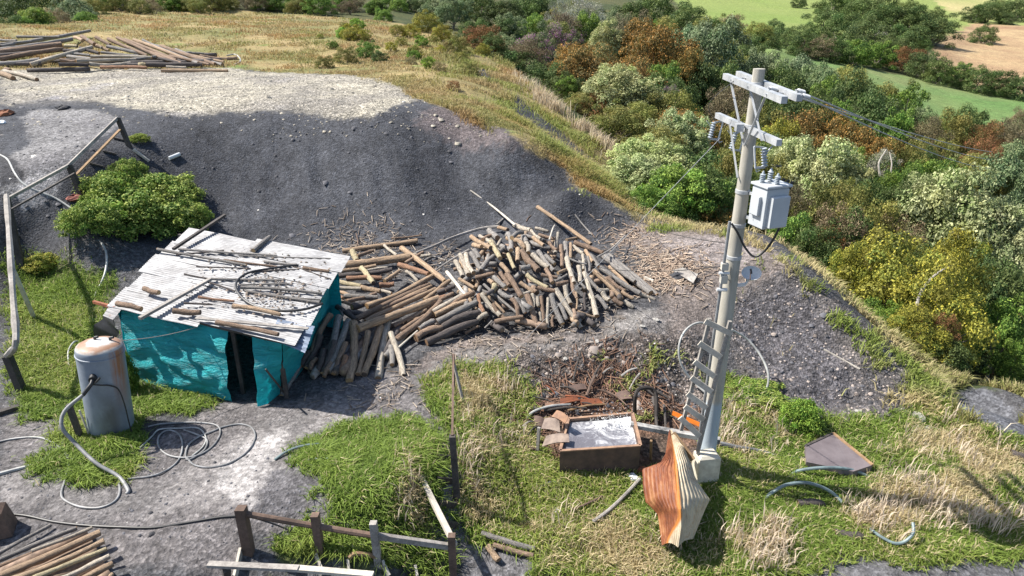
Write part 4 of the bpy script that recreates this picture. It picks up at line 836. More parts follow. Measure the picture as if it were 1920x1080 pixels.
pole_uv('branch', [(987,415),(991,408),(996,404)], 2.5, W_BROWN, 'small twig poking up behind the top of the heap', None, cat='branch')
pole_uv('branch', [(1078,402),(1092,420),(1110,440)], 3, W_GREY, 'thin twig lying on the black slope right of the heap', None, cat='branch')
pole_uv('branch', [(668,438),(671,452),(670,460)], 2.5, W_BROWN, 'upright twig at the back of the loose pile', HP, lift=.1, cat='branch')
pole_uv('plank', [(747,652),(783,620)], 4.5, W_PALE, 'narrow pale plank on the slanting row of logs', HP, lift=.05, cat='plank')
pole_uv('branch', [(795,489),(812,481),(835,488)], 3.5, W_GREY, 'short crooked stick on the black ground left of the heap', None, cat='branch')
# buried logs that fill the heap
zn = np.array([hit(u, v, HP)[:2] for u, v in ((870,480),(960,428),(1050,450),(1120,490),(1215,560),(1100,600),(1000,610),(910,600),(850,560))])
cnt = 0; g = np.random.default_rng(3)
while cnt < 85:
    X_, Y_ = g.uniform(zn[:, 0].min(), zn[:, 0].max()), g.uniform(zn[:, 1].min(), zn[:, 1].max())
    if not inside([tuple(q) for q in zn], np.array([X_]), np.array([Y_]))[0]: continue
    hp_ = float(HP(X_, Y_)); gz = float(H(X_, Y_))
    if hp_ < .22: continue
    z_ = gz+hp_*g.uniform(.45, .86); a = g.uniform(1.0, 2.3)+ (.0 if g.random() < .7 else 1.4); l = g.uniform(.3, .62); dip = g.uniform(-.15, .25)
    d = np.array((math.cos(a)*l, math.sin(a)*l, dip*l)); c_ = np.array((X_, Y_, z_)); filler('heap', c_-d, c_+d, g.uniform(.055, .085), str(g.choice(['brown', 'grey', 'dark', 'tan', 'grey']))); cnt += 1
cnt = 0
for i in range(34):
    t_ = g.random(); u, v = (600+150*t_, 655-30*t_) if i % 2 else (690+170*t_, 600-20*t_); c_ = hit(u+g.uniform(-12, 12), v+g.uniform(-12, 12), HP); c_[2] = float(H(c_[0], c_[1]))+.08+g.random()*.1
    a = (1.35 if i % 2 else .6)+g.uniform(-.1, .1); l = g.uniform(.5, .75); d = np.array((math.cos(a)*l, math.sin(a)*l, 0.06 if i % 2 else 0))
    filler('rows', c_-d, c_+d, g.uniform(.07, .10), str(g.choice(['dark', 'brown', 'grey'])))
# far pile on the upper terrace
HF = mound([(0,135,4.3,0),(60,132,4.3,0),(200,132,4.3,0),(300,136,4.3,0),(430,136,4.3,0),(0,118,4.4,.15),(120,118,4.4,.15),(250,122,4.4,.2),(380,122,4.4,.15),(440,110,4.5,.1),(0,95,4.6,.6),(120,88,4.7,.8),(220,90,4.6,.6),(300,95,4.6,.5),(380,110,4.5,.2),
 (0,75,4.8,.8),(100,68,4.8,1.0),(168,58,4.8,1.3),(200,70,4.7,1.1),(270,75,4.7,.8),(330,92,4.6,.4),(0,60,5.2,0),(170,48,5.3,0),(300,65,5.2,0),(430,95,4.7,0)])
farL = [(32,69,112,69,5,'grey'),(0,88,168,58,7,'grey'),(0,94,136,73,9,'grey'),(0,99,116,84,11,'brown'),(0,111,119,92,9,'brown'),(0,120,75,112,9,'grey'),(58,122,174,88,8,'pale'),(0,75,31,76,5,'grey'),(0,83,60,78,6,'grey'),(122,86,145,87,6,'yellowish'),(154,69,178,83,8,'brown'),(140,70,155,76,6,'tan'),(181,85,204,95,6,'tan'),
 (137,101,169,104,5,'grey'),(126,106,171,111,6,'grey'),(171,106,285,108,6,'pale'),(143,114,255,112,7,'pale'),(226,114,293,106,6,'grey'),(168,120,245,118,7,'pale'),(189,126,275,127,6,'reddish'),(110,121,166,122,7,'dark'),(113,112,141,115,6,'brown'),(203,73,276,104,6,'brown'),(201,87,270,102,6,'grey'),(234,74,330,113,6,'brown'),
 (251,75,346,110,6,'tan'),(268,75,302,87,5,'grey'),(302,87,403,120,7,'brown'),(330,93,417,121,6,'grey'),(220,71,316,114,6,'brown'),(349,99,383,101,5,'grey'),(375,106,445,109,8,'brown'),(274,121,380,121,8,'dark'),(312,125,349,126,4,'pale'),(303,133,427,133,7,'tan'),(261,121,275,121,7,'yellowish'),(212,78,262,99,5,'grey'),(240,82,310,112,5,'dark'),
 (285,84,372,118,6,'grey'),(260,88,340,119,6,'brown'),(180,70,206,84,6,'brown'),(165,75,192,90,6,'grey'),(150,90,186,100,6,'dark'),(190,98,260,104,5,'grey'),(0,104,90,95,8,'dark'),(120,95,150,98,7,'dark'),(318,105,392,121,5,'brown'),(300,110,350,121,5,'dark'),(340,100,420,116,5,'tan')]
trace(farL, HF, 'of the far pile on the upper terrace', 'logs of the far pile on the upper terrace')
for L3 in ((0,138,24,147,10,'tan'),(8,134,69,149,8,'pale'),(10,130,19,132,7,'brown')): trace([L3], None, 'lying before the far pile', 'logs lying on the gravel before the far pile', lift=.1)
for i in range(16):
    c_ = hit(g.uniform(20, 380), g.uniform(98, 120), HF); c_[2] = float(H(c_[0], c_[1]))+.18; a = g.uniform(-.3, .3); l = g.uniform(1, 2.2); d = np.array((math.cos(a)*l, math.sin(a)*l, 0))
    filler('far', c_-d, c_+d, .12, 'dark')
# stack in the lower left corner
HB = lambda X, Y: .30+0*np.asarray(X, float)
cornerL = [(-6,1040,96,984,7,'grey'),(-8,1053,144,990,9,'grey'),(60,1033,173,989,7,'pale'),(-20,1088,188,998,14,'tan'),(20,1088,195,1014,12,'tan'),(50,1090,200,1029,9,'yellowish'),(95,1094,206,1043,11,'pale'),(130,1100,212,1057,13,'tan'),(180,1100,211,1076,9,'tan'),(-20,1070,120,1010,9,'brown'),(-30,1100,100,1055,10,'brown')]
trace(cornerL[:2], None, 'of the corner stack', 'logs stacked in the lower left corner', lift=.08)
trace(cornerL[2:9], HB, 'of the corner stack', 'logs stacked in the lower left corner')
trace(cornerL[9:], None, 'of the corner stack', 'logs stacked in the lower left corner', lift=.12)
for k in range(8):
    a = hit(-20+k*24, 1085+k*4, off=.1); b = hit(165+k*6, 1000+k*11, off=.1); filler('corner', a, b, .085, 'brown')
for q, lab in (((903,1000,1003,1030,11,'grey'),'upper long grey log lying at the bend of the lower path'), ((925,1022,1000,1042,10,'brown'),'lower long log lying at the bend of the lower path'), ((915,1024,935,1050,12,'tan'),'short log stub beside two long logs at the lower path'),
               ((40,1,41,2,1,'grey'),None)):
    if lab: a = hit(q[0], q[1], off=.1); b = hit(q[2], q[3], off=.1); log(a, b, q[4]/2/F*12, q[5], '', 'logs at the bend of the lower path', label=lab)
def direction(a, b):
    (u1, v1), (u2, v2) = proj(a), proj(b); dx, dy = u2-u1, v2-v1
    ang = math.degrees(math.atan2(-dy, dx)) % 180
    return 'level' if ang < 14 or ang > 166 else 'rising' if ang < 62 else 'upright' if ang < 118 else 'falling'
from collections import defaultdict
D = defaultdict(list)
for o, tone, L, (a, b), pile in LOGP:
    ln = 'long' if L > 1.5 else 'short' if L < .55 else 'medium'
    D[(tone, ln, direction(a, b), pile)].append((proj((a+b)/2), o))
for (tone, ln, dr, pile), L_ in D.items():
    L_.sort(key=lambda q: q[0][0]); n = len(L_)
    for i, (_, o) in enumerate(L_): o['label'] = (f'{ln} {tone} {dr} log {pile}' if n == 1 else f'{ordinal(i, n)} {ln} {tone} {dr} log {pile}')

FM, t, b = mat('buried_bark'); at = N(t, 'ShaderNodeAttribute', attribute_name='tint'); t.links.new(mixc(t, at.outputs['Color'], ramp(t, noise(t, coords(t, 'Object'), 9, 6, .7), [(.3, .45), (.7, 1.35)]), 1.0, 'MULTIPLY'), b.inputs['Base Color']); b.inputs['Roughness'].default_value = .9
for key, lab in (('heap', 'logs buried out of reach inside the big jumbled heap'), ('rows', 'logs hidden under the rows between shed and heap'), ('far', 'dark logs at the bottom of the far pile'), ('corner', 'logs of the ground layer in the lower left corner stack')):
    V, Fc, T = FILL[key]; tag(link(bpy.data.objects.new('buried_logs', npmesh('buried_logs', V, Fc, FM, False, {'tint': np.array(T)}))), lab, 'logs', kind='stuff')
# ---------------------------------------------------------------- shed
A_, B_, C_, D_ = P(205,572,1.85), P(552,652,1.5), P(645,490,1.9), P(348,430,2.3)
def roofP(s, t, up=0.0):
    s = np.asarray(s, float)[..., None]; t = np.asarray(t, float)[..., None]
    p = (A_*(1-s)+B_*s)*(1-t)+(D_*(1-s)+C_*s)*t; p = p.copy(); p[..., 2] += up; return p
def onroof(u, v, up=.04):
    nrm = np.cross(B_-A_, D_-A_); nrm /= np.linalg.norm(nrm); d = ray(u, v); t_ = np.dot(A_-CAM, nrm)/np.dot(d, nrm); p = CAM+d*t_
    # follow the slight twist of the roof
    M_ = np.stack([(B_-A_)[:2], (D_-A_)[:2]], 1); st = np.linalg.solve(M_, (p-A_)[:2]); z_ = roofP(st[0], st[1])[..., 2]
    t_ = (float(z_)+up-8)/d[2]; return CAM+d*t_
SH = empty('tarpaulin_shed', ((A_+B_+C_+D_)/4*np.array((1, 1, 0))), 'low shed with a grey corrugated metal roof and walls of teal tarpaulin', 'shed')
ROOFM, t, b = mat('roof_metal'); v = coords(t, 'Object'); oi = t.nodes.new('ShaderNodeObjectInfo')
n1 = noise(t, v, 1.6, 6, .7, .5); n2 = noise(t, coords(t, 'Object', (2, 9, 2)), 2, 6, .7)
cc = ramp(t, n1, [(.3, (.17, .165, .165)), (.5, (.29, .29, .295)), (.68, (.40, .40, .40))]); cc = mixc(t, cc, ramp(t, n2, [(.35, .6), (.62, 1.1)]), 1.0, 'MULTIPLY')
cc = mixc(t, cc, (.20, .12, .08), ramp(t, noise(t, v, 3.1, 5, .7), [(.66, 0.0), (.76, .8)])); cc = mixc(t, cc, oi.outputs['Color'], 1.0, 'MULTIPLY')
t.links.new(cc, b.inputs['Base Color']); b.inputs['Roughness'].default_value = .6; b.inputs['Metallic'].default_value = .15
TARP, t, b = mat('teal_tarpaulin'); v = coords(t, 'Object'); n1 = noise(t, v, 1.1, 5, .6)
cc = ramp(t, n1, [(.3, (.02, .48, .55)), (.7, (.05, .68, .72))]); cc = mixc(t, cc, (.10, .12, .11), ramp(t, noise(t, coords(t, 'Object', (2, 2, 5)), 2, 6, .75), [(.60, 0.0), (.8, .45)]))
t.links.new(cc, b.inputs['Base Color']); b.inputs['Roughness'].default_value = .42
tr = t.nodes.new('ShaderNodeBsdfTranslucent'); t.links.new(cc, tr.inputs[0]); ms = t.nodes.new('ShaderNodeMixShader'); ms.inputs[0].default_value = .45
t.links.new(b.outputs[0], ms.inputs[1]); t.links.new(tr.outputs[0], ms.inputs[2]); t.links.new(ms.outputs[0], t.nodes['Material Output'].inputs[0])
bump(t, b, noise(t, coords(t, 'Object', (.8, .8, 2.6)), 3.2, 6, .62, 2.2), 1.0, .12)
g = np.random.default_rng(21)
def roof_sheet(s0, s1, t0, t1, up, lw=.0, colr=1.0, tilt=0.0, extra=None):
    Ls = np.linalg.norm(B_-A_); Lt = np.linalg.norm(D_-A_); ns = 14; ntt = max(8, int(abs(t1-t0)*Lt/.076*5))
    s_ = np.linspace(s0, s1, ns); t_ = np.linspace(t0, t1, ntt); S_, T_ = np.meshgrid(s_, t_, indexing='xy'); sk_ = tilt*(S_-s0)
    G_ = roofP(S_, T_+sk_, up); G_[..., 2] += .008*np.sin(2*np.pi*(T_*Lt)/.076)+.045*fbm(S_*4+up*90, T_*4, 1, 3, 7)+(S_-s0)*lw
    m = MB(); m.sheet(G_, -.002); o = m.build('roof_sheet', ROOFM, SH, smooth=False); o.color = (colr, colr, colr*1.01, 1)
k = 0
for (s0, s1, t0, t1, up, cr, tl) in ((-.01,.50,-.015,.20,.00,1.0,-.01),(.01,.52,.17,.40,.012,.93,0),(-.02,.50,.37,.60,.024,1.04,.01),(.0,.51,.57,.80,.036,.98,0),(.02,.50,.77,1.01,.048,1.03,-.01),
      (.44,1.0,.02,.24,.03,1.0,-.02),(.46,1.02,.21,.44,.042,1.05,0),(.45,1.0,.41,.64,.054,.95,.0),(.44,1.01,.61,.83,.066,1.03,0),(.46,1.03,.80,1.03,.078,1.0,.02)):
    roof_sheet(s0, s1, t0, t1, up, colr=cr, tilt=tl)
def sheet_uv(pts, nrow, ncol, amp, lam, thick=.003):
    """bilinear sheet from four 3D corners (front-left, front-right, back-right, back-left), ribs along the first edge"""
    a, b_, c_, d_ = [np.array(q) for q in pts]; s_ = np.linspace(0, 1, ncol)[None, :, None]; t_ = np.linspace(0, 1, nrow)[:, None, None]
    G_ = (a*(1-s_)+b_*s_)*(1-t_)+(d_*(1-s_)+c_*s_)*t_; w_ = np.linalg.norm(d_-a); G_[..., 2] += amp*np.sin(2*np.pi*t_[..., 0]*w_/lam); return G_
m = MB(); m.sheet(sheet_uv([onroof(508,635,-.03), onroof(572,662,-.10), onroof(590,612,.02), onroof(520,598,.04)], 30, 6, .014, .08), -.003); o = m.build('roof_sheet', ROOFM, SH); o['label'] = 'bluish grey corrugated piece hanging at the front right corner'; o.color = (.62, .78, 1.05, 1)
m = MB(); m.sheet(sheet_uv([onroof(193,592,-.08), onroof(212,600,-.10), onroof(228,580,0), onroof(206,572,0)], 12, 4, .006, .08), -.003); o = m.build('roof_sheet', ROOFM, SH); o.color = (.8, .8, .82, 1)
def tarp(name, top, bot, n=44, m_=30, seed=1, amp=.06, mtl=None, label=None, belly=.0):
    top = [np.array(q) for q in top]; bot = [np.array(q) for q in bot]
    def al(L_, k):
        x_ = k*(len(L_)-1); i = min(int(x_), len(L_)-2); return L_[i]*(1-(x_-i))+L_[i+1]*(x_-i)
    e = al(top, 1)-al(top, 0); nr_ = np.cross(e, (0, 0, 1)); nr_ /= np.linalg.norm(nr_)
    G_ = np.zeros((m_, n, 3)); L_ = np.linalg.norm(e)
    for j in range(n):
        a, b_ = al(top, j/(n-1)), al(bot, j/(n-1))
        for i in range(m_):
            q = i/(m_-1); X_ = j/(n-1)*L_; Zq = q*1.7; fold = np.array
            d_ = float(fbm(np.array([X_*.7+Zq*.55]), np.array([Zq*2.6-X_*.9]), 1.3, 3, seed))*1.6+float(fbm(np.array([X_*2.0]), np.array([Zq*5+X_*1.5]), 1.0, 3, seed+5))*.7
            G_[i, j] = a*(1-q)+b_*q+nr_*(amp*(1.5*d_+.5*abs(math.sin(5.5*q*1.7+X_*1.9+2.2*d_)))*min(1, q*4+.1)+belly*math.sin(math.pi*q))
    mb = MB(); mb.sheet(G_, -.004); o = mb.build(name, mtl or TARP, SH, smooth=True)
    if label: o['label'] = label
    return o
g0 = lambda u, v, z=0: hit(u, v)+np.array((0, 0, z))
def rf(s, t, dz=-.03): return roofP(s, t, dz)
def out(p, d=.0): return p
dr = (B_-A_); dr[2] = 0; dr /= np.linalg.norm(dr); fn = np.array((dr[1], -dr[0], 0))
doorL, doorR = .64, .765
tarp('front_tarpaulin', [rf(.035, .05), rf(.33, .05), rf(doorL, .05)], [g0(262,712,.02), g0(350,738,.02), g0(437,752,.02)], 60, 34, 3, .07, belly=.12)
tarp('door_tarpaulin', [rf(doorR, .05), rf(.84, .05), rf(.92, .05)], [g0(484,764,.03), g0(505,757,.03), g0(528,738,.03)], 24, 26, 9, .06)
sr0, sr1 = rf(.92, .05), rf(.95, .97)
tarp('side_tarpaulin', [sr0, rf(.97, .5), sr1], [g0(530,738,.0), np.array((*rf(.88, .5)[:2], float(H(*rf(.88, .5)[:2])))), np.array((*rf(.86, .97)[:2], float(H(*rf(.86, .97)[:2]))))], 40, 20, 12, .05)
tarp('back_tarpaulin', [rf(.02, .96), rf(.97, .96)], [np.array((*rf(.02, .96)[:2], float(H(*rf(.02, .96)[:2]))-.1)), np.array((*rf(.97, .96)[:2], float(H(*rf(.97, .96)[:2]))-.1))], 30, 14, 15, .04)
tarp('side_tarpaulin', [rf(.015, .03), rf(.02, .95)], [np.array((*(rf(.015, .03)[:2]), float(H(*rf(.015, .03)[:2]))-.02)), np.array((*rf(.02, .95)[:2], float(H(*rf(.02, .95)[:2]))-.1))], 30, 14, 18, .05)
tarp('dark_fabric', [rf(-.02, .08), rf(.01, -.0, -.06)], [g0(183,652,.35), g0(234,668,.25)], 16, 16, 22, .08, BLACKFAB, label='dark grey cloth hanging at the front left corner')
for s_, t_ in ((.04, .12), (doorL+.01, .07), (.88, .10), (.03, .93), (.85, .93), (.5, .93)):
    p = rf(s_, t_, -.02); q = p.copy(); q[2] = float(H(p[0], p[1]))-.05; MB().bar(q, p, .08).build('corner_post' if t_ > .5 or s_ in (.03, .88) else 'door_post', W_DARK, SH)

for t_ in (.05, .5, .93): MB().bar(rf(-.02, t_, -.06), rf(.99, t_, -.06), .07).build('roof_beam', W_DARK, SH)
MB().bar(P(498,692,.95), g0(535,742,.05), .03).build('prop', W_DARK, SH)['label'] = 'dark stick leaning on the door tarpaulin'
# loose things on the roof
RG = 'wood weighing down the shed roof'
RO = [(295,467,462,497,6,'grey','long grey pole across the back left of the shed roof'),(335,467,518,479,5,'grey','thin grey pole along the back of the shed roof'),(448,479,620,485,4,'grey','long thin grey pole along the back right edge of the shed roof'),(475,470,506,444,10,'grey','thick grey log end standing over the back edge of the roof'),
 (368,500,470,503,3,'dark','thin dark twig in the middle of the roof left half'),(568,502,617,508,7,'brown','short brown log at the right edge of the roof'),(497,491,556,496,6,'grey','short grey log above the hose on the roof'),(346,514,395,523,4,'dark','short dark stick left of the square beam top'),(395,523,531,525,5,'grey','grey pole running right from the beam through the hose loop'),
 (270,541,298,549,10,'brown','short brown log stub high on the left of the roof'),(219,569,265,579,10,'brown','short brown log at the front left corner of the roof'),(325,583,376,586,11,'brown','short brown log at the front edge below the beam'),(372,557,439,565,5,'reddish','rust red stick in the middle of the roof'),
 (390,529,440,546,4,'dark','thin dark stick behind the rust red stick'),(452,534,543,532,4,'grey','thin grey stick inside the hose loop'),(452,539,603,550,6,'grey','long grey pole through the hose loop toward the right edge'),(459,545,599,567,5,'grey','grey pole just in front of the long pole in the hose loop'),(437,574,525,590,9,'tan','rotten split log at the front of the roof right half'),
 (406,604,522,627,9,'brown','brown log along the front right edge of the roof'),(545,497,620,523,3,'dark','thin dark stick slanting to the right roof edge'),(330,478,420,470,4,'dark','dark thin stick near the back left of the roof'),(420,487,520,500,4,'brown','brown thin stick across the back of the roof'),(540,558,600,562,4,'grey','short grey stick near the right edge of the roof'),(345,568,398,571,4,'dark','thin dark stick left of the rust red stick'),
 (470,510,560,505,3,'dark','dark twig at the top of the hose loop'),(480,548,560,560,3,'dark','dark twig low in the hose loop')]
for (u1, v1, u2, v2, w, tone, lab) in RO:
    r_ = w/2/F*14.5; log(onroof(u1, v1, .06+r_), onroof(u2, v2, .06+r_), r_, tone, '', RG, ends=w >= 6, label=lab, name='log' if w >= 6 else 'stick')
for (q, w, h, mtl, lab, nm) in (((262,597,395,523), .09, .06, W_GREY, 'square grey beam lying across the shed roof from the front edge', 'beam'), ((325,467,422,403), .08, .06, W_DARK, 'dark beam sticking up past the back left edge of the roof', 'beam'),
      ((367,596,578,616), .10, .025, W_GREY, 'grey plank along the front right of the shed roof', 'plank')):
    m = MB(); a = onroof(q[0], q[1], .10); b_ = onroof(q[2], q[3], .10 if q[3] > 410 else .22); m.bar(a, b_, w, h); tag(m.build(nm, mtl), lab, nm, RG)
m = MB(); m.bar(P(176,566,1.72), onroof(216,577,-.02), .06); tag(m.build('beam_end', RUST), 'rust red beam end poking out at the left corner of the shed', 'beam')
m = MB(); m.tube(spline([onroof(u, v, .10) for u, v in ((560,497),(545,498),(510,503),(470,510),(449,522),(442,536),(449,553),(470,570),(500,580),(540,583),(575,579),(605,569))], 5), .028, 8); tag(m.build('hose', BLACK, smooth=True), 'black hose looped on the right half of the shed roof', 'hose')
# small rubble on the roof
V_, T_ = [], []
for i in range(420):
    s_, t_ = g.uniform(.3, .98), g.uniform(.15, .9)
    if g.random() < .4: s_, t_ = g.uniform(.6, .9), g.uniform(.3, .6)
    p = roofP(s_, t_, .09); r_ = g.uniform(.008, .028); b0 = len(V_); V_ += [(p[0]+dx*r_*g.uniform(.6, 1.6), p[1]+dy*r_, p[2]+dz*r_) for dx, dy, dz in ((-1, -1, 0), (1, -1, 0), (1, 1, 0), (-1, 1, 0), (0, 0, 1.2))]; T_ += [(b0, b0+1, b0+4), (b0+1, b0+2, b0+4), (b0+2, b0+3, b0+4), (b0+3, b0, b0+4)]
me = npmesh('roof_litter', V_, T_, RUB, False, {'tint': np.repeat(lerp((.05, .045, .04), (.25, .2, .16), g.random(420)), 5, 0)}); tag(link(bpy.data.objects.new('roof_litter', me)), 'bark crumbs and stones scattered on the shed roof', 'litter', kind='stuff')
# ---------------------------------------------------------------- steel tank
tb = hit(211, 806); TL, t, b = mat('tank_paint'); v = coords(t, 'Object'); 
c1 = ramp(t, noise(t, v, 3, 6, .7), [(.3, (.17, .20, .245)), (.7, (.26, .30, .35))])
sx = t.nodes.new('ShaderNodeSeparateXYZ'); t.links.new(v, sx.inputs[0])
def rmask(lo, hi, src, a=1.0): 
    r_ = N(t, 'ShaderNodeMapRange'); t.links.new(src, r_.inputs[0]); r_.inputs[1].default_value = lo; r_.inputs[2].default_value = hi; r_.inputs[4].default_value = a; return r_.outputs[0]
def mul(*q):
    o_ = q[0]
    for k_ in q[1:]:
        m_ = N(t, 'ShaderNodeMath', operation='MULTIPLY'); t.links.new(o_, m_.inputs[0]); t.links.new(k_, m_.inputs[1]); o_ = m_.outputs[0]
    return o_
st = ramp(t, noise(t, coords(t, 'Object', (7, 7, .8)), 1.0, 6, .7), [(.34, 0.0), (.50, 1.0)])
run = mul(st, rmask(.1, .2, sx.outputs[0]), rmask(.44, .34, sx.outputs[0]), rmask(.5, 1.3, sx.outputs[2]))
c1 = mixc(t, c1, (.27, .12, .055), run)
blot = mul(ramp(t, noise(t, v, 1.7, 5, .6, .5), [(.2, 0.0), (.5, .9)]), rmask(.30, .05, sx.outputs[0]), rmask(-.35, -.1, sx.outputs[0]), rmask(1.15, .6, sx.outputs[2])); c1 = mixc(t, c1, (.09, .09, .10), blot)
# top: white with rust ring
ln = N(t, 'ShaderNodeVectorMath', operation='LENGTH'); cx = t.nodes.new('ShaderNodeCombineXYZ'); t.links.new(sx.outputs[0], cx.inputs[0]); t.links.new(sx.outputs[1], cx.inputs[1]); t.links.new(cx.outputs[0], ln.inputs[0])
ad = N(t, 'ShaderNodeMath', operation='MULTIPLY_ADD'); t.links.new(noise(t, v, 4, 4), ad.inputs[0]); ad.inputs[1].default_value = .25; t.links.new(ln.outputs['Value'], ad.inputs[2])
topc = ramp(t, ad.outputs[0], [(.33, (.50, .49, .47)), (.40, (.34, .21, .14)), (.50, (.28, .15, .09)), (.58, (.46, .44, .41))])
c1 = mixc(t, c1, topc, rmask(1.70, 1.72, sx.outputs[2]))
t.links.new(c1, b.inputs['Base Color']); b.inputs['Roughness'].default_value = .5; bump(t, b, noise(t, v, 12, 4), .15, .01)
TK = empty('steel_tank', tb, 'upright grey-blue steel tank with rust streaks and a domed whitish top', 'tank'); TK.rotation_euler = (R(1), R(4.5), R(35)); TK.scale = (.90, .90, 1.10)
def local(m, name, mtl, par, smooth=True):
    o = m.build(name, mtl, None, smooth=smooth, origin=(0, 0, 0)); o.parent = par; o.location = (0, 0, 0); return o
m = MB(); m.lathe([(.38, -.02), (.44, .03), (.455, .10), (.46, .3), (.457, .9), (.46, 1.55), (.462, 1.60), (.455, 1.605), (.46, 1.63), (.455, 1.69), (.43, 1.73), (.36, 1.765), (.22, 1.79), (.05, 1.80)], (0, 0, 0), n=40); local(m, 'body', TL, TK)
m = MB(); m.lathe([(.462, 1.575), (.474, 1.58), (.474, 1.60), (.462, 1.605)], (0, 0, 0), n=40); local(m, 'rim', TL, TK)
for x_, y_ in ((-.05, .15), (.22, .0)):
    m = MB(); m.tube([(x_, y_, 1.74), (x_, y_, 1.84)], .028, 10); m.tube([(x_, y_, 1.83), (x_+.06, y_-.05, 1.85)], .024, 8); local(m, 'pipe_fitting', BLACK, TK)
m = MB(); m.tube([(-.2, -.38, 1.30), (-.24, -.50, 1.28)], .075, 14); m.tube([(-.24, -.5, 1.28), (-.27, -.58, 1.25), (-.36, -.62, 1.18), (-.44, -.62, 1.10)], .038, 10); m.tube([(-.2, -.56, 1.25), (-.1, -.56, 1.33)], .02, 8); local(m, 'outlet_valve', BLACK, TK)
m = MB(); m.tube(spline([(-.24, -.54, 1.22), (-.1, -.52, 1.17), (.06, -.50, 1.12), (.20, -.47, 1.0), (.27, -.47, .7), (.30, -.47, .35), (.32, -.5, .05), (.25, -.55, -.01)], 5), .014, 7); local(m, 'thin_hose', BLACK, TK)
Mw = TK.matrix_basis
tip = Mw @ Vector((-.44, -.62, 1.10))
m = MB(); q = [tip]+[Vector(hit(u, v, off=z)) for u, v, z in ((122,770,1.0),(116,800,.8),(140,830,.50),(180,868,.28),(222,893,.10),(240,918,.04),(238,926,.0))]
m.tube(spline(q, 6), .034, 10); tag(m.build('hose', GREYH, smooth=True), 'thick grey hose arching from the tank valve down to the yard', 'hose')
m = MB(); m.bar(hit(152, 822), hit(152, 822)+np.array((-.05, 0, .78)), .09); tag(m.build('wooden_post', W_DARK), 'short black post standing just left of the steel tank', 'post')
m = MB(); m.bar(hit(170, 822), hit(170, 822)+np.array((-.1, .05, .62)), .03); tag(m.build('stick', W_PALE), 'thin pale stick between the black post and the tank', 'stick')
def lift_hit(u, v, z=.0):
    return hit(u, v, off=z)
def hose(pts, r, mtl, label, k=6, n=8, name='hose', cat='hose', z=.02):
    m = MB(); m.tube(spline([hit(p[0], p[1], off=(p[2] if len(p) > 2 else z)) for p in pts], k), r, n); return tag(m.build(name, mtl, smooth=True), label, cat)
hose([(-20,835),(0,828),(30,822),(70,820),(100,830),(122,850),(129,870),(122,900),(115,925),(122,938),(150,950),(185,952),(212,942),(224,925),(222,900),(212,885)], .02, GREYH, 'grey hose winding over the yard left of the tank')
hose([(122,838),(125,850),(140,862),(165,865),(190,862)], .02, GREYH, 'short pale hose end lying left of the tank foot')
hose([(-20,893),(0,888),(30,880),(60,872),(85,860),(97,850)], .035, PALEH, 'thick pale hose entering from the left edge below the tank')
hose([(278,800),(300,795),(330,793),(370,792),(405,797),(413,812),(400,835),(375,852),(345,858),(315,853),(298,838),(297,820),(310,808),(325,808),(338,818),(342,838),(335,862),(315,880),(285,892),(240,898)], .017, GREYH, 'coiled grey hose on the yard right of the tank')
hose([(345,806),(370,815),(388,825),(384,842),(368,855),(352,862),(348,850),(355,832),(375,818),(400,808),(420,800),(450,795),(472,802),(478,822),(462,848),(430,868),(395,876),(365,872),(350,858)], .017, GREYH, 'outer loops of thin hose spreading toward the pale dust')
hose([(262,840),(285,818),(300,805),(340,803),(372,803),(386,820),(380,838),(360,855)], .015, PALEH, 'pale thin hose crossing the coil beside the tank')
hose([(-20,960),(0,962),(50,967),(100,978),(160,985),(220,988),(290,989),(350,980),(410,970),(448,967)], .02, BLACK, 'black cable lying across the bottom of the yard to the fence post')
hose([(455,968,.5),(480,972,.3),(520,985,.1),(548,997)], .015, BLACK, 'black cable hanging from the corner fence post down to the grass')
hose([(515,862),(535,848,.05),(560,838,.10),(590,833,.12),(625,835,.05),(640,842)], .025, TEALH, 'upper grey-green hose curving into the grass patch')
hose([(556,872),(575,863,.05),(600,860,.10),(630,862,.08),(655,868,.0)], .025, TEALH, 'lower teal hose curving into the grass patch')
hose([(190,455),(198,470,.15),(200,490,.2),(196,515,.15),(185,540),(176,558)], .03, PALEH, 'white hose lying down the bank at the top of the lawn')
hose([(0,290),(15,300),(28,325),(45,345),(75,360),(105,372),(140,395)], .03, PALEH, 'pale hose crossing the dust ramp under the railing')
hose([(130,690),(128,660,.1),(138,642,.2),(146,640,.1)], .02, PALEH, 'small pale hose loop behind the tank')
hose([(1340,612,1.0),(1310,605,1.2),(1285,620,1.0),(1273,650,.8),(1278,685,.5),(1300,715,.2),(1330,740,.1),(1370,752),(1410,748),(1436,730,.2),(1440,700,.5),(1425,665,.7),(1400,635,.9),(1372,618,1.1)], .026, PALEH, 'big pale hose coil hung round the foot of the utility pole', k=8)
hose([(1432,936),(1450,922,.15),(1475,909,.3),(1510,905,.35),(1545,915,.25),(1570,932,.1),(1588,955)], .033, TEALH, 'grey-green hose arching over the grass in front of the dark board')
hose([(1475,893),(1500,882,.15),(1540,877,.25),(1580,878,.25),(1610,885,.15),(1640,900)], .033, TEALH, 'grey-green hose arching just below the dark board')
hose([(1632,992,.1),(1650,1005,.12),(1675,1018,.12),(1695,1016,.15),(1712,1000,.3),(1712,980,.4)], .028, TEALH, 'teal hose loop half hidden in the long grass at the lower right')
hose([(1008,930),(1015,912,.05),(1035,904,.08),(1055,906,.0)], .028, PALEH, 'short yellowish hose bent on the grass before the tub')
hose([(985,787),(1000,772,.1),(1030,762,.15),(1070,758,.1)], .03, PALEH, 'pale curved pipe behind the left corner of the tub')
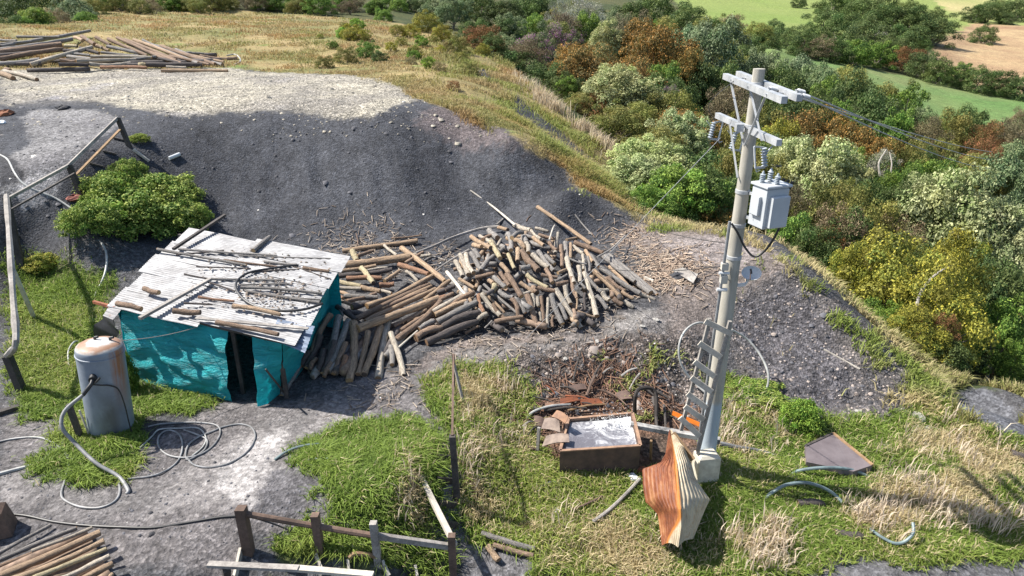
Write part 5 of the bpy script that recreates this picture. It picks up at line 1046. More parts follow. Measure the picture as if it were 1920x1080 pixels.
hose([(1336,828,.2),(1380,838,.1),(1420,845),(1460,856),(1500,860),(1530,868)], .05, GREYH, 'grey pipe running right from the utility pole through the grass', name='pipe', cat='pipe')
hose([(425,104),(440,102),(449,108),(450,116),(440,121)], .04, PALEH, 'pale wire ring at the right end of the far log pile', name='wire_ring', cat='wire')
hose([(1370,748),(1400,756,.1),(1430,745,.05),(1440,735)], .012, PALEH, 'thin loose cable in the bush right of the utility pole')
# ---------------------------------------------------------------- fences and railings
def post(u, v, hgt, w, mtl, par, lean=(0, 0), nm='post'):
    p = hit(u, v); o = MB().bar(p-np.array((0, 0, .15)), p+np.array((lean[0], lean[1], hgt)), w, up=(0, 1, .2)).build(nm, mtl, par); return p+np.array((lean[0], lean[1], hgt))
RL = empty('ramp_railing', hit(155, 368), 'wooden railing with two leaning dark posts beside the dust ramp', 'railing')
t3 = post(245, 277, 1.0, .13, W_DARK, RL, (-.28, .1)); t2 = post(155, 368, .98, .14, W_DARK, RL, (-.25, .1))
MB().bar(t2, t3, .09, up=(0, 1, 1)).build('top_rail', W_GREY, RL); MB().bar(t2-np.array((-.1, 0, .35)), t3-np.array((-.05, 0, .35)), .09, .04).build('lower_rail', W_TAN, RL)
tA = P(12, 371, 2.75); e_ = hit(40, 505)
MB().bar(tA+np.array((0, 0, -.04)), t2, .08).build('top_rail', W_GREY, RL)['label'] = 'grey rail running down to the tall left post'
MB().bar(PT(22, 392, 17.9), PT(140, 325, 18.6), .10, .04).build('lower_rail', W_DARK, RL)
MB().bar(e_-np.array((0, 0, .2)), tA, .16).build('post', W_DARK, RL)
MB().bar(hit(172, 358, off=.04), hit(236, 322, off=.04), .12).build('kerb_beam', W_GREY, RL)
for i, (u, v) in enumerate(((212,258),(193,283),(168,306),(147,334))):
    m = MB(); a = hit(u, v, off=.05); b_ = hit(u+25, v+6, off=.05); m.bar(a, b_, .07, .05); m.build('step_board', W_DARK, RL)
LR = empty('lawn_railing', hit(42, 733), 'tall grey pole railing running down the left side of the lawn', 'railing')
lp = post(42, 733, .85, .15, W_DARK, LR, (-.12, .05)); MB().tube(spline([tA+np.array((.02, 0, .06)), PT(18, 450, 16.9), PT(25, 560, 15.4), PT(30, 640, 14.4), lp], 4), [.07+.018*math.sin(i*2.3)*math.cos(i*.9) for i in range(17)], 7).build('top_rail', W_GREY, LR, smooth=True)
MB().bar(PT(22, 500, 16.6), hit(64, 596), .09).build('brace', W_PALE, LR)
m = MB(); m.bar(hit(-8, 258), PT(75, 247, 26.2), .13); tag(m.build('beam', W_GREY), 'grey beam reaching in from the left edge above the ramp', 'beam')
m = MB(); m.bar(hit(150, 372, off=.02), hit(205, 345, off=.03), .08, .08); tag(m.build('beam', W_GREY), 'grey timber lying along the edge between ramp and bush', 'beam')
m = MB(); m.bar(hit(250, 280, off=.1), hit(280, 302, off=.05), .08); tag(m.build('branch', W_PALE), 'pale forked branch at the foot of the upper railing post', 'branch')
YF = empty('yard_fence', hit(465, 1035), 'low railing of rough dark posts along the bottom of the yard', 'railing')
pp_ = [post(467, 1036, .86, .15, W_BROWN, YF, (-.02, .05)), post(602, 1040, .80, .12, W_BROWN, YF, (-.02, .03)), post(710, 1058, .84, .11, W_GREY, YF, (-.03, .03)), post(850, 1085, .92, .12, W_BROWN, YF, (.0, .03))]
c0, c1_, c2_, c3_ = PT(452, 961, 10.0), PT(595, 986, 9.9), PT(700, 1005, 9.7), PT(855, 1028, 9.5)
def topat(u, v, p): # point at this pixel straight above the post's spot
    return PY(u, v, p[1])
c0, c1_, c2_, c3_ = topat(452, 962, pp_[0]), topat(595, 987, pp_[1]), topat(700, 1004, pp_[2]), topat(853, 1026, pp_[3])
MB().tube(spline([c0, c1_, c2_], 5), [.05]*11, 8).build('top_rail', W_BROWN, YF, smooth=True); MB().bar(c2_, c3_, .07, .10).build('top_rail', W_GREY, YF)['label'] = 'squared grey rail of the right section'
e2 = PY(788, 893, c3_[1]+1.35); MB().bar(c3_+np.array((0, 0, .05)), e2, .09).build('side_rail', W_PALE, YF)['label'] = 'pale rail running up the slope along the steps'
for (q, par) in (((390,1058,560,1066),1), ((558,1066,700,1078),2)):
    m = MB(); a = PY(q[0], q[1], 7.75); b_ = PY(q[2], q[3], 7.6); m.bar(a, b_, .10, .05, bev=.004); tag(m.build('plank', W_GREY if par == 1 else W_PALE), 'grey weathered plank rail at the bottom edge, left piece' if par == 1 else 'pale plank rail at the bottom edge, right piece', 'plank')
m = MB(); m.bar(hit(425, 1085), PY(425, 1066, 7.72), .1); tag(m.build('post', W_DARK), 'short dark post under the left end of the bottom plank', 'post')
for i, (u1, v1, u2, v2) in enumerate(((452,1032,440,1085),(592,1042,605,1075),(652,1050,655,1075),(715,1052,728,1080),(778,1062,782,1082))):
    m = MB(); a, b_ = hit(u1, v1, off=.05), hit(u2, v2, off=.05); m.bar(a, b_, .04, .16, up=(0, 0, 1)); tag(m.build('step_board', W_PALE), f'{("leftmost", "second from left", "middle", "second from right", "rightmost")[i]} pale board edging a step below the yard railing', 'board', 'boards edging the steps below the yard railing')
m = MB(); m.tube(spline([hit(655, 1046, off=.2), hit(665, 1038, off=.22), hit(690, 1040, off=.2), hit(705, 1044, off=.15)], 4), .04, 7); tag(m.build('branch', W_TAN, smooth=True), 'reddish bent branch lying on the grass below the railing', 'branch')
for i, (u1, v1, u2, v2) in enumerate(((820,862,852,863),(818,904,852,906),(822,948,853,951),(830,985,858,990))):
    a, b_ = hit(u1, v1), hit(u2, v2); m = MB(); m.bar(a+np.array((0, 0, .03)), b_+np.array((0, 0, .03)), .05, .16, up=(0, 0, 1)); tag(m.build('step_board', W_DARK), f'{("topmost", "second from top", "third from top", "lowest")[i]} dark board holding a step of the narrow stair', 'board', 'boards holding the steps of the narrow stair')
SF = empty('stair_fence', hit(857, 930), 'thin dark posts and a thin rail beside the narrow stair', 'railing')
p1 = post(851, 742, 1.0, .06, W_DARK, SF, (.02, .05)); p2 = post(858, 938, 1.35, .11, W_DARK, SF, (-.06, .1))
MB().bar(p1, p2, .04).build('rail', W_BROWN, SF); MB().bar(hit(870, 760), p1+np.array((0, 0, -.2)), .05).build('brace', W_GREY, SF)
m = MB(); m.bar(hit(-5, 776, off=.05), hit(36, 763, off=.05), .12, .1); tag(m.build('beam', W_DARK), 'dark beam lying at the left edge beside the lawn', 'beam')
m = MB(); m.box(hit(8, 1000)+np.array((-.1, .0, .24)), (.5, .42, .55), Matrix.Rotation(.4, 4, 'Z'), taper=.72, bev=.05); tag(m.build('wooden_block', W_BROWN), 'chunky dark wooden block at the left edge above the corner stack', 'block')
# ---------------------------------------------------------------- utility pole
PB = P(1322, 880, -.9); px_, py_ = PB[0], PB[1]; HT = 7.86
UP = empty('utility_pole', PB, 'tall pale concrete utility pole carrying crossarms and a transformer', 'pole')
PCON, t, b = mat('painted_pole'); v = coords(t, 'Object'); sx = t.nodes.new('ShaderNodeSeparateXYZ'); t.links.new(v, sx.inputs[0])
c1 = ramp(t, noise(t, coords(t, 'Object', (3, 3, .7)), 2, 6, .7), [(.3, (.30, .28, .235)), (.7, (.47, .445, .385))])
ad = N(t, 'ShaderNodeMath', operation='MULTIPLY_ADD'); t.links.new(noise(t, v, 2.5, 4), ad.inputs[0]); ad.inputs[1].default_value = -.5; t.links.new(sx.outputs[2], ad.inputs[2])
c1 = mixc(t, (.36, .42, .47), c1, rmask(1.35, 1.5, ad.outputs[0])); c1 = mixc(t, c1, (.16, .15, .13), ramp(t, noise(t, coords(t, 'Object', (6, 6, .5)), 1.5, 6, .75), [(.60, 0.0), (.74, .7)]))
t.links.new(c1, b.inputs['Base Color']); b.inputs['Roughness'].default_value = .85; bump(t, b, noise(t, v, 20, 4), .2, .01)
def prad(z): return .168-.0095*(z-PB[2])
m = MB(); m.lathe([(prad(z), z) for z in np.linspace(PB[2]-.4, PB[2]+HT, 16)], (px_, py_, 0), n=28); m.build('shaft', PCON, UP, smooth=True)
def arm(a, b_, nm='crossarm'):
    m = MB(); a = Vector(a); b_ = Vector(b_); m.bar(a, b_, .09, .10, bev=.004); return m.build(nm, GALV, UP)
a1, b1 = Vector((px_-.155, 12.7, 6.72)), Vector((px_-.19, 9.72, 6.70)); a2, b2 = Vector((px_+.135, 12.9, 6.74)), Vector((px_+.11, 9.95, 6.70)); a3, b3 = P(1345, 216, 6.0), P(1461, 268, 6.0)
arm(a1, b1); arm(a2, b2); arm(a3, b3)
for k_ in (.18, .5, .8):
    p = a1.lerp(b1, k_); q = a2.lerp(b2, k_); MB().tube([p-Vector((.07, 0, 0)), q+Vector((.07, 0, 0))], .014, 6).build('bolt', GALV, UP)
MB().bar((px_-.17, 11.4+.9, 6.68), (px_-.1, 11.4, 5.75), .035, .012).build('brace', GALV, UP); MB().bar((px_-.17, 11.4-.9, 6.68), (px_-.1, 11.35, 5.75), .035, .012).build('brace', GALV, UP)
MB().bar((px_-.14, 11.4+.75, 5.97), (px_-.14, 11.38, 5.2), .03, .012).build('brace', GALV, UP); MB().bar((px_-.12, 11.4-.85, 5.98), (px_-.12, 11.36, 6.62), .03, .012).build('brace', GALV, UP)
for z in (6.05, 6.72, 4.35, 3.75, 4.95):
    m = MB(); m.lathe([(prad(z)+.004, z-.035), (prad(z)+.012, z-.03), (prad(z)+.012, z+.03), (prad(z)+.004, z+.035)], (px_, py_, 0), n=28); m.build('steel_band', GALV, UP, smooth=True)
MB().box((px_-.2, py_, 6.03), (.12, .12, .12)).build('arm_bracket', GALV, UP)
# fuse cutouts
def cutout(p, label, flip=1):
    e = empty('fuse_cutout', p, label, 'fuse', 'fuse cutouts hanging from the lower crossarm'); x_, y_, z_ = p
    ax = Vector((.16*flip, -.05, -.95)).normalized(); M_ = ax.to_track_quat('Z', 'Y').to_matrix().to_4x4(); m = MB(); pr = []
    for i in range(7): pr += [(.03, i*.045), (.052, i*.045+.012), (.03, i*.045+.03)]
    m.lathe(pr, (x_, y_, z_), M_, n=14); m.build('insulator', INSUL, e, smooth=True)
    t0 = Vector(p)+Vector((-.16*flip, -.02, .02)); t1 = t0+ax*.34; m = MB(); m.tube([t0, t1], .016, 8); m.build('fuse_tube', WHITE, e, smooth=True)
    m = MB(); m.bar(Vector(p), t0, .025); m.bar(Vector(p)+ax*.31, t1, .03); m.tube([t1, t1+Vector((.03, 0, -.06)), t1+Vector((.08, 0, -.03))], .01, 6); m.build('clamp', GALV, e)
    m = MB(); m.bar(Vector(p)+ax*.12, Vector(p)+Vector((.14*flip, .02, .03)), .025, .012); m.build('hanger', GALV, e); return e
cutout((a3[0]-.06, a3[1]-.05, 5.88), 'leftmost fuse cutout hanging at the far end of the lower crossarm', -1)
cutout((a3[0]+.17, a3[1]-.65, 5.80), 'middle fuse cutout hanging near the far end of the lower crossarm', -1)
cutout((b3[0]-.09, b3[1]+.35, 5.86), 'rightmost fuse cutout hanging under the near end of the lower crossarm', 1)
# transformer
TC = Vector((4.27, 11.0, 4.47)); TF = empty('transformer', TC, 'light blue-grey pole transformer with bushings on its lid', 'transformer'); Mr = Matrix.Rotation(R(20), 4, 'Z')
def Lt(x_, y_, z_): return TC+(Mr @ Vector((x_, y_, z_)))
MB().box(Lt(0, 0, .34), (.44, .36, .68), Mr, bev=.02).build('tank', TRAFO, TF)
MB().box(Lt(0, 0, .715), (.50, .42, .05), Mr, bev=.012).build('lid', TRAFO, TF)
MB().box(Lt(0.02, -.225, .30), (.34, .09, .54), Mr, bev=.02).build('radiator', TRAFO, TF)
MB().box(Lt(-.25, .02, .38), (.06, .20, .34), Mr, bev=.015).build('side_box', TRAFO, TF)
for x_, y_, h_ in ((-.15, .06, .15), (.02, .08, .18), (.0, -.12, .14)):
    m = MB(); pr = []; z0 = .745
    for i in range(5): pr += [(.028, z0+i*h_/5), (.05, z0+i*h_/5+.012), (.028, z0+i*h_/5+h_/5-.01)]
    pr.append((.012, z0+h_+.04)); m.lathe(pr, TC, Mr @ Matrix.Translation((x_, y_, 0)), n=14); m.build('bushing', INSUL, TF, smooth=True)
for x_, y_ in ((.27, .1), (.27, 0), (.27, -.1)):
    m = MB(); m.tube([Lt(x_-.06, y_, .60), Lt(x_+.03, y_, .66), Lt(x_+.06, y_, .76)], .026, 8); m.build('low_voltage_bushing', BLACK, TF, smooth=True)
MB().bar((px_+.1, py_, 4.5), Lt(-.2, .05, .12), .05).build('mounting_bracket', GALV, TF); MB().bar((px_+.1, py_, 4.92), Lt(-.2, .05, .55), .05).build('mounting_bracket', GALV, TF)
def wire(name, pts, r, label, mtl=BLACK, cat='cable', k=6, sag=0):
    pts = [np.array(p, float) for p in pts]
    if sag: pts = [pts[0]*(1-q)+pts[1]*q-np.array((0, 0, sag*4*q*(1-q))) for q in np.linspace(0, 1, 15)]; k = 1
    m = MB(); m.tube(spline(pts, k) if k > 1 else pts, r, 6); return tag(m.build(name, mtl, smooth=True), label, cat)
q0 = Lt(.15, -.1, 0.0)
wire('service_cable', [Lt(.28, 0, .62), Lt(.32, -.06, .3), Lt(.18, -.1, -.1), (px_+.42, py_-.35, 4.02), (px_+.26, py_-.3, 3.86), (px_+.10, py_-.22, 4.0), (px_-.05, py_-.2, 4.25), (px_-.17, py_-.16, 4.42)], .02, 'thick black cable looping from the transformer back to the pole')
CD = MB().tube([(px_-.20, py_-.14, 4.45), (px_-.22, py_-.16, 3.0), (px_-.25, py_-.19, 1.5), (px_-.27, py_-.20, .2), (px_-.27, py_-.22, -.9)], .028, 8).build('conduit', simple('conduit_metal', (.25, .26, .27), .5, bmp=0), UP, smooth=True)
for (za, zb) in ((4.35, 4.0), (2.9, 2.7)): pass
m = MB(); m.box((px_-.19, py_-.14, 3.62), (.12, .1, .14), bev=.01); m.build('clamp_box', CONC, UP); m = MB(); m.box((px_-.18, py_-.15, 3.38), (.12, .1, .16), bev=.01); m.build('clamp_box', CONC, UP); m = MB(); m.tube([(px_-.28, py_-.16, 3.18), (px_-.1, py_-.17, 3.18)], .035, 8); m.build('insulator', WHITE, UP, smooth=True); m = MB(); m.tube([(px_-.28, py_-.16, 3.5), (px_-.1, py_-.17, 3.5)], .03, 8); m.build('insulator', WHITE, UP, smooth=True)
for i, (u, v) in enumerate(((1445,168),(1480,178),(1500,183))):
    end = PT(1918+i*4, 283+i*8, 70)
    st_ = [Vector((px_-.2, 10.4, 6.79)), Vector((px_+.1, 10.1, 6.79)), Vector((px_+.12, 9.95, 6.74))][i]
    wire('overhead_wire', [st_, end], .014, f'{("upper", "middle", "lower")[i]} overhead line running from the top crossarm to the far right', WIRE, 'power line', sag=.5+.25*i)
    dv = (Vector(end)-st_).normalized(); m = MB(); pr = []
    M_ = dv.to_track_quat('Z', 'Y').to_matrix().to_4x4()
    for j in range(5): pr += [(.014, .12+j*.06), (.034, .135+j*.06), (.014, .165+j*.06)]
    m.lathe(pr, st_, M_, n=12); tag(m.build('strain_insulator', WHITE, smooth=True), f'{("upper", "middle", "lower")[i]} white strain insulator at the near end of the top crossarm', 'insulator', 'strain insulators on the overhead lines')
wire('guy_wire', [(a3[0]+.05, a3[1]-.2, 5.62), P(985, 636, .25)], .006, 'steel guy wire slanting from the lower crossarm down past the log heap', WIRE, 'wire', sag=.02)
wire('thin_cable', [(px_-.25, py_-.1, 3.6), P(1110, 499, 1.3)], .008, 'thin cable strung left from the pole clamps over the litter', BLACK, 'cable', sag=.12)
wire('thin_cable', [(px_-.1, py_, 4.0), hit(1205, 418, off=.4)], .008, 'thin cable from the pole to the weeds at the edge of the wood', BLACK, 'cable', sag=.1)
wire('jumper_wire', [(a3[0]-.05, a3[1]-.05, 5.9), (px_-.5, 12.3, 6.3), (px_-.2, 12.0, 6.72)], .007, 'thin jumper wire at the far end of the crossarms', BLACK, 'cable')
wire('jumper_wire', [(b3[0]-.09, b3[1]+.35, 5.55), (px_+.3, 10.7, 5.55), Lt(.02, .08, 1.02)], .007, 'thin jumper wire dropping to the transformer bushing', BLACK, 'cable')
wire('thin_cable', [rf(.48, .02, -.1), Mw @ Vector((.1, .2, 1.72))], .008, 'thin white cord tied from the tank to the teal tarpaulin', PALET, 'cord', sag=.08)
# dish
DS = empty('dish_antenna', (px_+.33, py_-.1, 3.28), 'small white round dish antenna on the utility pole', 'antenna'); dc = Vector((px_+.33, py_-.08, 3.42)); M_ = Vector((-.18, -.42, .88)).to_track_quat('Z', 'Y').to_matrix().to_4x4()
m = MB(); m.lathe([(.02, -.02), (.10, .0), (.15, .03), (.17, .065), (.172, .07), (.155, .04), (.10, .012), (.01, -.008)], dc, M_, n=28); m.build('dish', WHITE, DS, smooth=True)
fp = dc+(M_ @ Vector((-.02, 0, .16))); MB().tube([dc+(M_ @ Vector((0, -.16, .05))), fp], .009, 6).build('feed_arm', RUSTB, DS); MB().tube([fp, dc+(M_ @ Vector((0, 0, .06)))], .018, 8).build('feed_horn', BLACK, DS)
m = MB(); m.bar((px_+.1, py_-.02, 3.20), (px_+.25, py_-.08, 3.25), .05); m.bar((px_+.25, py_-.08, 3.25), dc, .03); m.build('bracket', WHITE, DS)
# ladder
LD = empty('wooden_ladder', PY(1308, 846, 11.12), 'pale wooden ladder with uneven slats leaning on the utility pole', 'ladder')
l0, l1, r0, r1 = [Vector(PY(*q)) for q in ((1277,806,11.2), (1331,597,11.12), (1308,846,11.12), (1369,602,11.06))]
MB().bar(l0, l1, .06, .07, up=(0, 1, 0)).build('side_rail', W_GREY, LD); MB().bar(r0-Vector((0, 0, .05)), r1, .06, .07, up=(0, 1, 0)).build('side_rail', W_GREY, LD)
for i, (u1, v1, u2, v2) in enumerate(((1322,602,1372,626),(1311,643,1352,670),(1302,678,1340,706),(1296,708,1335,735),(1289,738,1325,765),(1284,762,1320,787),(1275,783,1312,818))):
    MB().bar(PY(u1, v1, 11.09-.01*(i % 2)), PY(u2, v2, 11.03-.01*(i % 2)), .105, .03, up=(0, 1, 0)).build('rung', W_PALE, LD)
# block at the foot
m = MB(); m.box((px_-.10, py_-.30, -.62), (.46, .34, .72), Matrix.Rotation(.15, 4, 'Z'), taper=.94, bev=.05); tag(m.build('concrete_block', CWALL), 'cream painted concrete block against the foot of the utility pole', 'block')
# ---------------------------------------------------------------- tub
zr = -.18; FL, FR, BR, BL = P(1050,846,zr), P(1201,836,zr), P(1186,775,zr), P(1066,786,zr)
TU = empty('water_tub', (FL+FR+BR+BL)/4*np.array((1, 1, 0))+np.array((0, 0, -.75)), 'rusty brown rectangular tub full of foaming grey water', 'tub')
cxy = (FL+FR+BR+BL)/4; inn = [p+(cxy-p)*np.array((.07, .09, 0)) for p in (FL, FR, BR, BL)]; oc = [FL, FR, BR, BL]; V_ = []
bt = [np.array((p[0], p[1], -.95)) for p in oc]; ib = [np.array((p[0], p[1], -.5)) for p in inn]
V_ = bt+oc+inn+ib; Fs = []
for i in range(4):
    j = (i+1) % 4
    for l_ in range(3): Fs.append((4*l_+i, 4*l_+j, 4*l_+4+j, 4*l_+4+i))
Fs.append((12, 13, 14, 15)); m = MB(); m.add(V_, Fs); m.build('tub_side', simple('tub_brown', (.12, .08, .06), .8, (.06, .042, .035), 5, bmp=.3), TU)
m = MB(); 
for i in range(4): m.bar(oc[i]+np.array((0, 0, .012)), oc[(i+1) % 4]+np.array((0, 0, .012)), .06, .025)
m.build('rim', simple('rim_rust', (.38, .24, .15), .8, (.22, .13, .09), 6), TU)
WAT, t, b = mat('foaming_water'); v = coords(t, 'Object'); n1 = noise(t, v, 2.6, 8, .75, 1.5); sx = t.nodes.new('ShaderNodeSeparateXYZ'); t.links.new(v, sx.inputs[0])
n3 = N(t, 'ShaderNodeMath', operation='MULTIPLY_ADD'); t.links.new(sx.outputs[0], n3.inputs[0]); n3.inputs[1].default_value = .16; t.links.new(n1, n3.inputs[2])
n4 = N(t, 'ShaderNodeMath', operation='MULTIPLY_ADD'); t.links.new(sx.outputs[1], n4.inputs[0]); n4.inputs[1].default_value = .22; t.links.new(n3.outputs[0], n4.inputs[2])
t.links.new(ramp(t, n4.outputs[0], [(.38, (.13, .125, .14)), (.48, (.22, .22, .24)), (.60, (.60, .60, .60)), (.74, (.82, .82, .81))]), b.inputs['Base Color']); b.inputs['Roughness'].default_value = .25; bump(t, b, n1, .5, .03)
wi = [p+(cxy-p)*np.array((.065, .085, 0))+np.array((0, 0, -.05)) for p in (FL, FR, BR, BL)]
s_ = np.linspace(0, 1, 40)[None, :, None]; t_ = np.linspace(0, 1, 30)[:, None, None]; G_ = (wi[0]*(1-s_)+wi[1]*s_)*(1-t_)+(wi[3]*(1-s_)+wi[2]*s_)*t_
G_[..., 2] += .03*fbm(G_[..., 0], G_[..., 1], 5, 3, 71)*(.5+2.5*(s_*t_)[..., 0]); MB().sheet(G_).build('foam_surface', WAT, TU, smooth=True)
V_, T_ = [], []; sp_ = P(1150, 782, -.15)
for i in range(260):
    f_ = g.random(); x_, y_ = np.clip(g.normal(-.05, .22), -.5, .28), np.clip(g.normal(-.22, .12), -.6, .02); p = sp_+np.array((x_, y_, abs(g.normal(0, .10))*math.exp(-(x_*x_+y_*y_)*6)+.02)); r_ = g.uniform(.006, .016); b0 = len(V_)
    V_ += [tuple(p+np.array(d)*r_) for d in ((-1, 0, 0), (1, 0, 0), (0, -1, 0), (0, 1, 0), (0, 0, 1), (0, 0, -1))]; T_ += [(b0+a, b0+c, b0+e) for a in (0, 1) for c in (2, 3) for e in (4, 5)]
me = npmesh('splash', np.array(V_)-np.array(TU.location), T_, simple('splash_white', (.85, .86, .86), .3, bmp=0)); o = bpy.data.objects.new('splash', me); link(o, TU); o['kind'] = 'stuff'
# metal scraps left of the tub
def plate(pts, mtl, label, name='metal_scrap', th=.02, curl=0):
    a, b_, c_, d_ = [np.array(q) for q in pts]; s_ = np.linspace(0, 1, 8)[None, :, None]; t_ = np.linspace(0, 1, 6)[:, None, None]; G_ = (a*(1-s_)+b_*s_)*(1-t_)+(d_*(1-s_)+c_*s_)*t_
    G_[..., 2] += curl*np.sin(np.pi*s_[..., 0])+.0*t_[..., 0]; m = MB(); m.sheet(G_, -th); return tag(m.build(name, mtl, smooth=True), label, 'scrap metal')
TANM = simple('tan_scrap', (.34, .19, .11), .8, (.17, .10, .07), 5); PALM = simple('pale_scrap', (.31, .24, .19), .8, (.16, .12, .10), 5)
plate([P(1015,805,-.12), P(1050,812,-.1), P(1048,788,.0), P(1022,785,.0)], PALM, 'grey-brown bent scrap left of the tub', curl=.03)
plate([P(1035,782,.02), P(1060,795,.02), P(1066,782,.12), P(1045,770,.12)], TANM, 'orange brown scrap piece over the back left corner of the tub', curl=.03)
plate([P(1017,838,-.35), P(1068,830,-.12), P(1066,815,-.08), P(1025,818,-.2)], PALM, 'pale bent sheet over the front left edge of the tub', curl=.04)
m = MB(); m.bar(hit(1008, 850), hit(1008, 850)+np.array((.02, .05, .6)), .06); tag(m.build('post', W_GREY), 'short grey post left of the tub', 'post')
m = MB(); m.bar(hit(990, 838, off=.1), hit(1018, 848, off=.05), .05); tag(m.build('stick', W_BROWN), 'brown stick on the ground left of the tub', 'stick')
BURNT = [((1075,712),(1090,655),.05,W_DARK),((1105,722),(1132,675),.05,W_DARK),((1100,742),(1118,700),.07,W_BROWN),((1030,765),(1110,748),.05,RUST),((1060,742),(1115,752),.05,RUST),((1020,770),(1100,765),.06,W_DARK),((1040,738),(1022,722),.04,RUST),((1065,770),(1135,758),.06,W_TAN),
 ((1120,765),(1090,755),.05,W_DARK),((1140,735),(1175,760),.05,W_BROWN),((1210,730),(1250,745),.09,W_DARK),((1225,745),(1232,800),.09,W_DARK),((1190,720),(1225,740),.07,W_DARK),((1245,760),(1248,805),.07,W_DARK),((1000,745),(1040,757),.05,W_DARK),((1130,700),(1150,690),.05,W_GREY),((1200,700),(1180,730),.05,W_GREY),
 ((1050,725),(1085,735),.05,W_DARK),((1150,745),(1120,730),.05,W_BROWN),((1008,800),(990,815),.05,W_DARK),((980,800),(1000,790),.05,W_GREY),((1165,705),(1195,690),.06,STONE)]
for i, (a, b_, r_, mt_) in enumerate(BURNT):
    p, q = hit(*a, off=.08), hit(*b_, off=.14); m = MB(); m.tube(spline([p, (p+q)/2+np.array((0, 0, .05)), q], 3), [r_*.5*q_ for q_ in np.linspace(1, .6, 7)], 6)
    tag(m.build('charred_stick' if mt_ in (W_DARK, W_BROWN) else 'scrap_stick', mt_, smooth=True), {RUST: 'rust red metal scrap in the burnt rubbish behind the tub', W_DARK: 'charred black stick in the burnt rubbish behind the tub', W_BROWN: 'brown stick in the burnt rubbish behind the tub', W_TAN: 'tan stick lying behind the rim of the tub', W_GREY: 'grey stick in the burnt rubbish behind the tub', STONE: 'stone-like lump in the bank above the tub'}[mt_], 'stick', 'sticks and scraps in the rubbish heap behind the tub')
for i, (pts, mt_, lab) in enumerate(((((1050,758),(1085,752),(1082,744),(1050,748)), RUST, 'leftmost rust red plate in the rubbish behind the tub'), (((1090,762),(1130,757),(1122,748),(1088,752)), RUST, 'middle rust red plate in the rubbish behind the tub'), (((1020,770),(1048,768),(1046,757),(1022,756)), TANM, 'tan plate at the left of the rubbish behind the tub'),
   (((1160,752),(1185,748),(1178,732),(1155,738)), RUSTB, 'brown plate in the rubbish above the tub right corner'), (((1000,800),(1018,802),(1020,785),(1002,780)), RUSTB, 'brown plate in the shade left of the bent scraps'), (((1068,735),(1100,730),(1096,720),(1066,724)), RUSTB, 'uppermost brown plate in the rubbish behind the tub'))):
    plate([hit(u_, v_, off=.07+.05*(k_ > 1)) for k_, (u_, v_) in enumerate(pts)], mt_, lab, curl=.02)
m = MB(); m.tube(spline([hit(1190, 780), hit(1188, 782)+np.array((0, 0, .55)), hit(1188, 782)+np.array((.15, .2, .62)), hit(1225, 770)+np.array((0, 0, .5)), hit(1230, 800)+np.array((0, 0, .05))], 5), .045, 7); tag(m.build('charred_branch', simple('char', (.035, .028, .024), .8, bmp=.3)), 'charred black bent branch standing behind the right corner of the tub', 'branch')
m = MB(); m.bar(P(1182, 796, -.2), P(1350, 826, -.3), .13, .09); tag(m.build('beam', simple('stained_beam', (.42, .41, .39), .7, (.07, .07, .07), 4, (.35, .6))), 'dark wet beam with white spatter from the tub to the pole', 'beam')
m = MB(); m.bar(hit(1220, 862), P(1221, 826, -.15), .045); tag(m.build('post', W_TAN), 'thin tan post in the shade right of the tub', 'post')
plate([P(1260,778,-.1), P(1312,800,-.1), P(1312,792,-.0), P(1262,770,-.0)], ORANGE, 'bright orange plastic strip behind the ladder', 'plastic_strip', .01)
for pts, r_, mt_, lab in (([(1112,978),(1140,958),(1170,930),(1200,898)], .035, W_GREY, 'thin curved pole lying on the grass left of the rusty sheet'), ([(1075,955),(1110,940),(1130,930)], .02, W_BROWN, 'thin brown stick lying in the grass before the tub')):
    m = MB(); m.tube(spline([hit(u, v, off=.12) for u, v in pts], 4), r_, 7); tag(m.build('stick', mt_, smooth=True), lab, 'stick')
def rock(u, v, s, mtl, label, nm='stone', cat='stone', grp=None, flat=.6, off=0.0):
    gg = np.random.default_rng(int(u*7+v)); p = hit(u, v); m = MB(); n_ = 9; pr = []
    m.lathe([(.25*s, -.2*s*flat), (.5*s, 0), (.48*s, .25*s*flat), (.3*s, .5*s*flat), (.05*s, .58*s*flat)], p, Matrix.Rotation(gg.uniform(0, 3), 4, 'Z') @ Matrix.Diagonal((1.25, .85, 1, 1)), n=n_)
    m.v = [(a+gg.normal(0, .05*s), b_+gg.normal(0, .05*s), c_+gg.normal(0, .04*s)) for a, b_, c_ in m.v]; return tag(m.build(nm, mtl), label, cat, grp)
PLAS = simple('white_plastic', (.75, .77, .78), .3, (.6, .65, .7), 8, bmp=.2)
rock(1186, 898, .26, PLAS, 'crumpled whitish plastic bag at the front right foot of the tub', 'plastic_bag', 'bag', flat=.6)
rock(1045, 962, .20, PLAS, 'small white plastic bottle lying in the grass', 'plastic_bottle', 'bottle', flat=.7)
rock(990, 1005, .16, PLAS, 'white scrap in the grass above the lower logs', 'plastic_scrap', 'scrap')
rock(1470, 882, .22, simple('pale_plastic', (.5, .5, .42), .6), 'crumpled pale plastic wrap at the left end of the upper grey-green hose', 'plastic_wrap', 'plastic', flat=.9)
rock(119, 204, .45, COALR, 'single black coal lump at the top of the dust ramp')
rock(8, 216, .65, simple('red_clay', (.30, .12, .06), .9), 'reddish rock at the left edge beside the ramp', flat=.5)
rock(1, 232, .35, PLAS, 'white scrap at the left edge below the reddish rock', 'plastic_scrap', 'scrap')
rock(142, 373, .45, simple('red_rag', (.26, .09, .07), .9), 'reddish rag at the foot of the ramp railing post', 'rag', 'cloth', flat=.5)
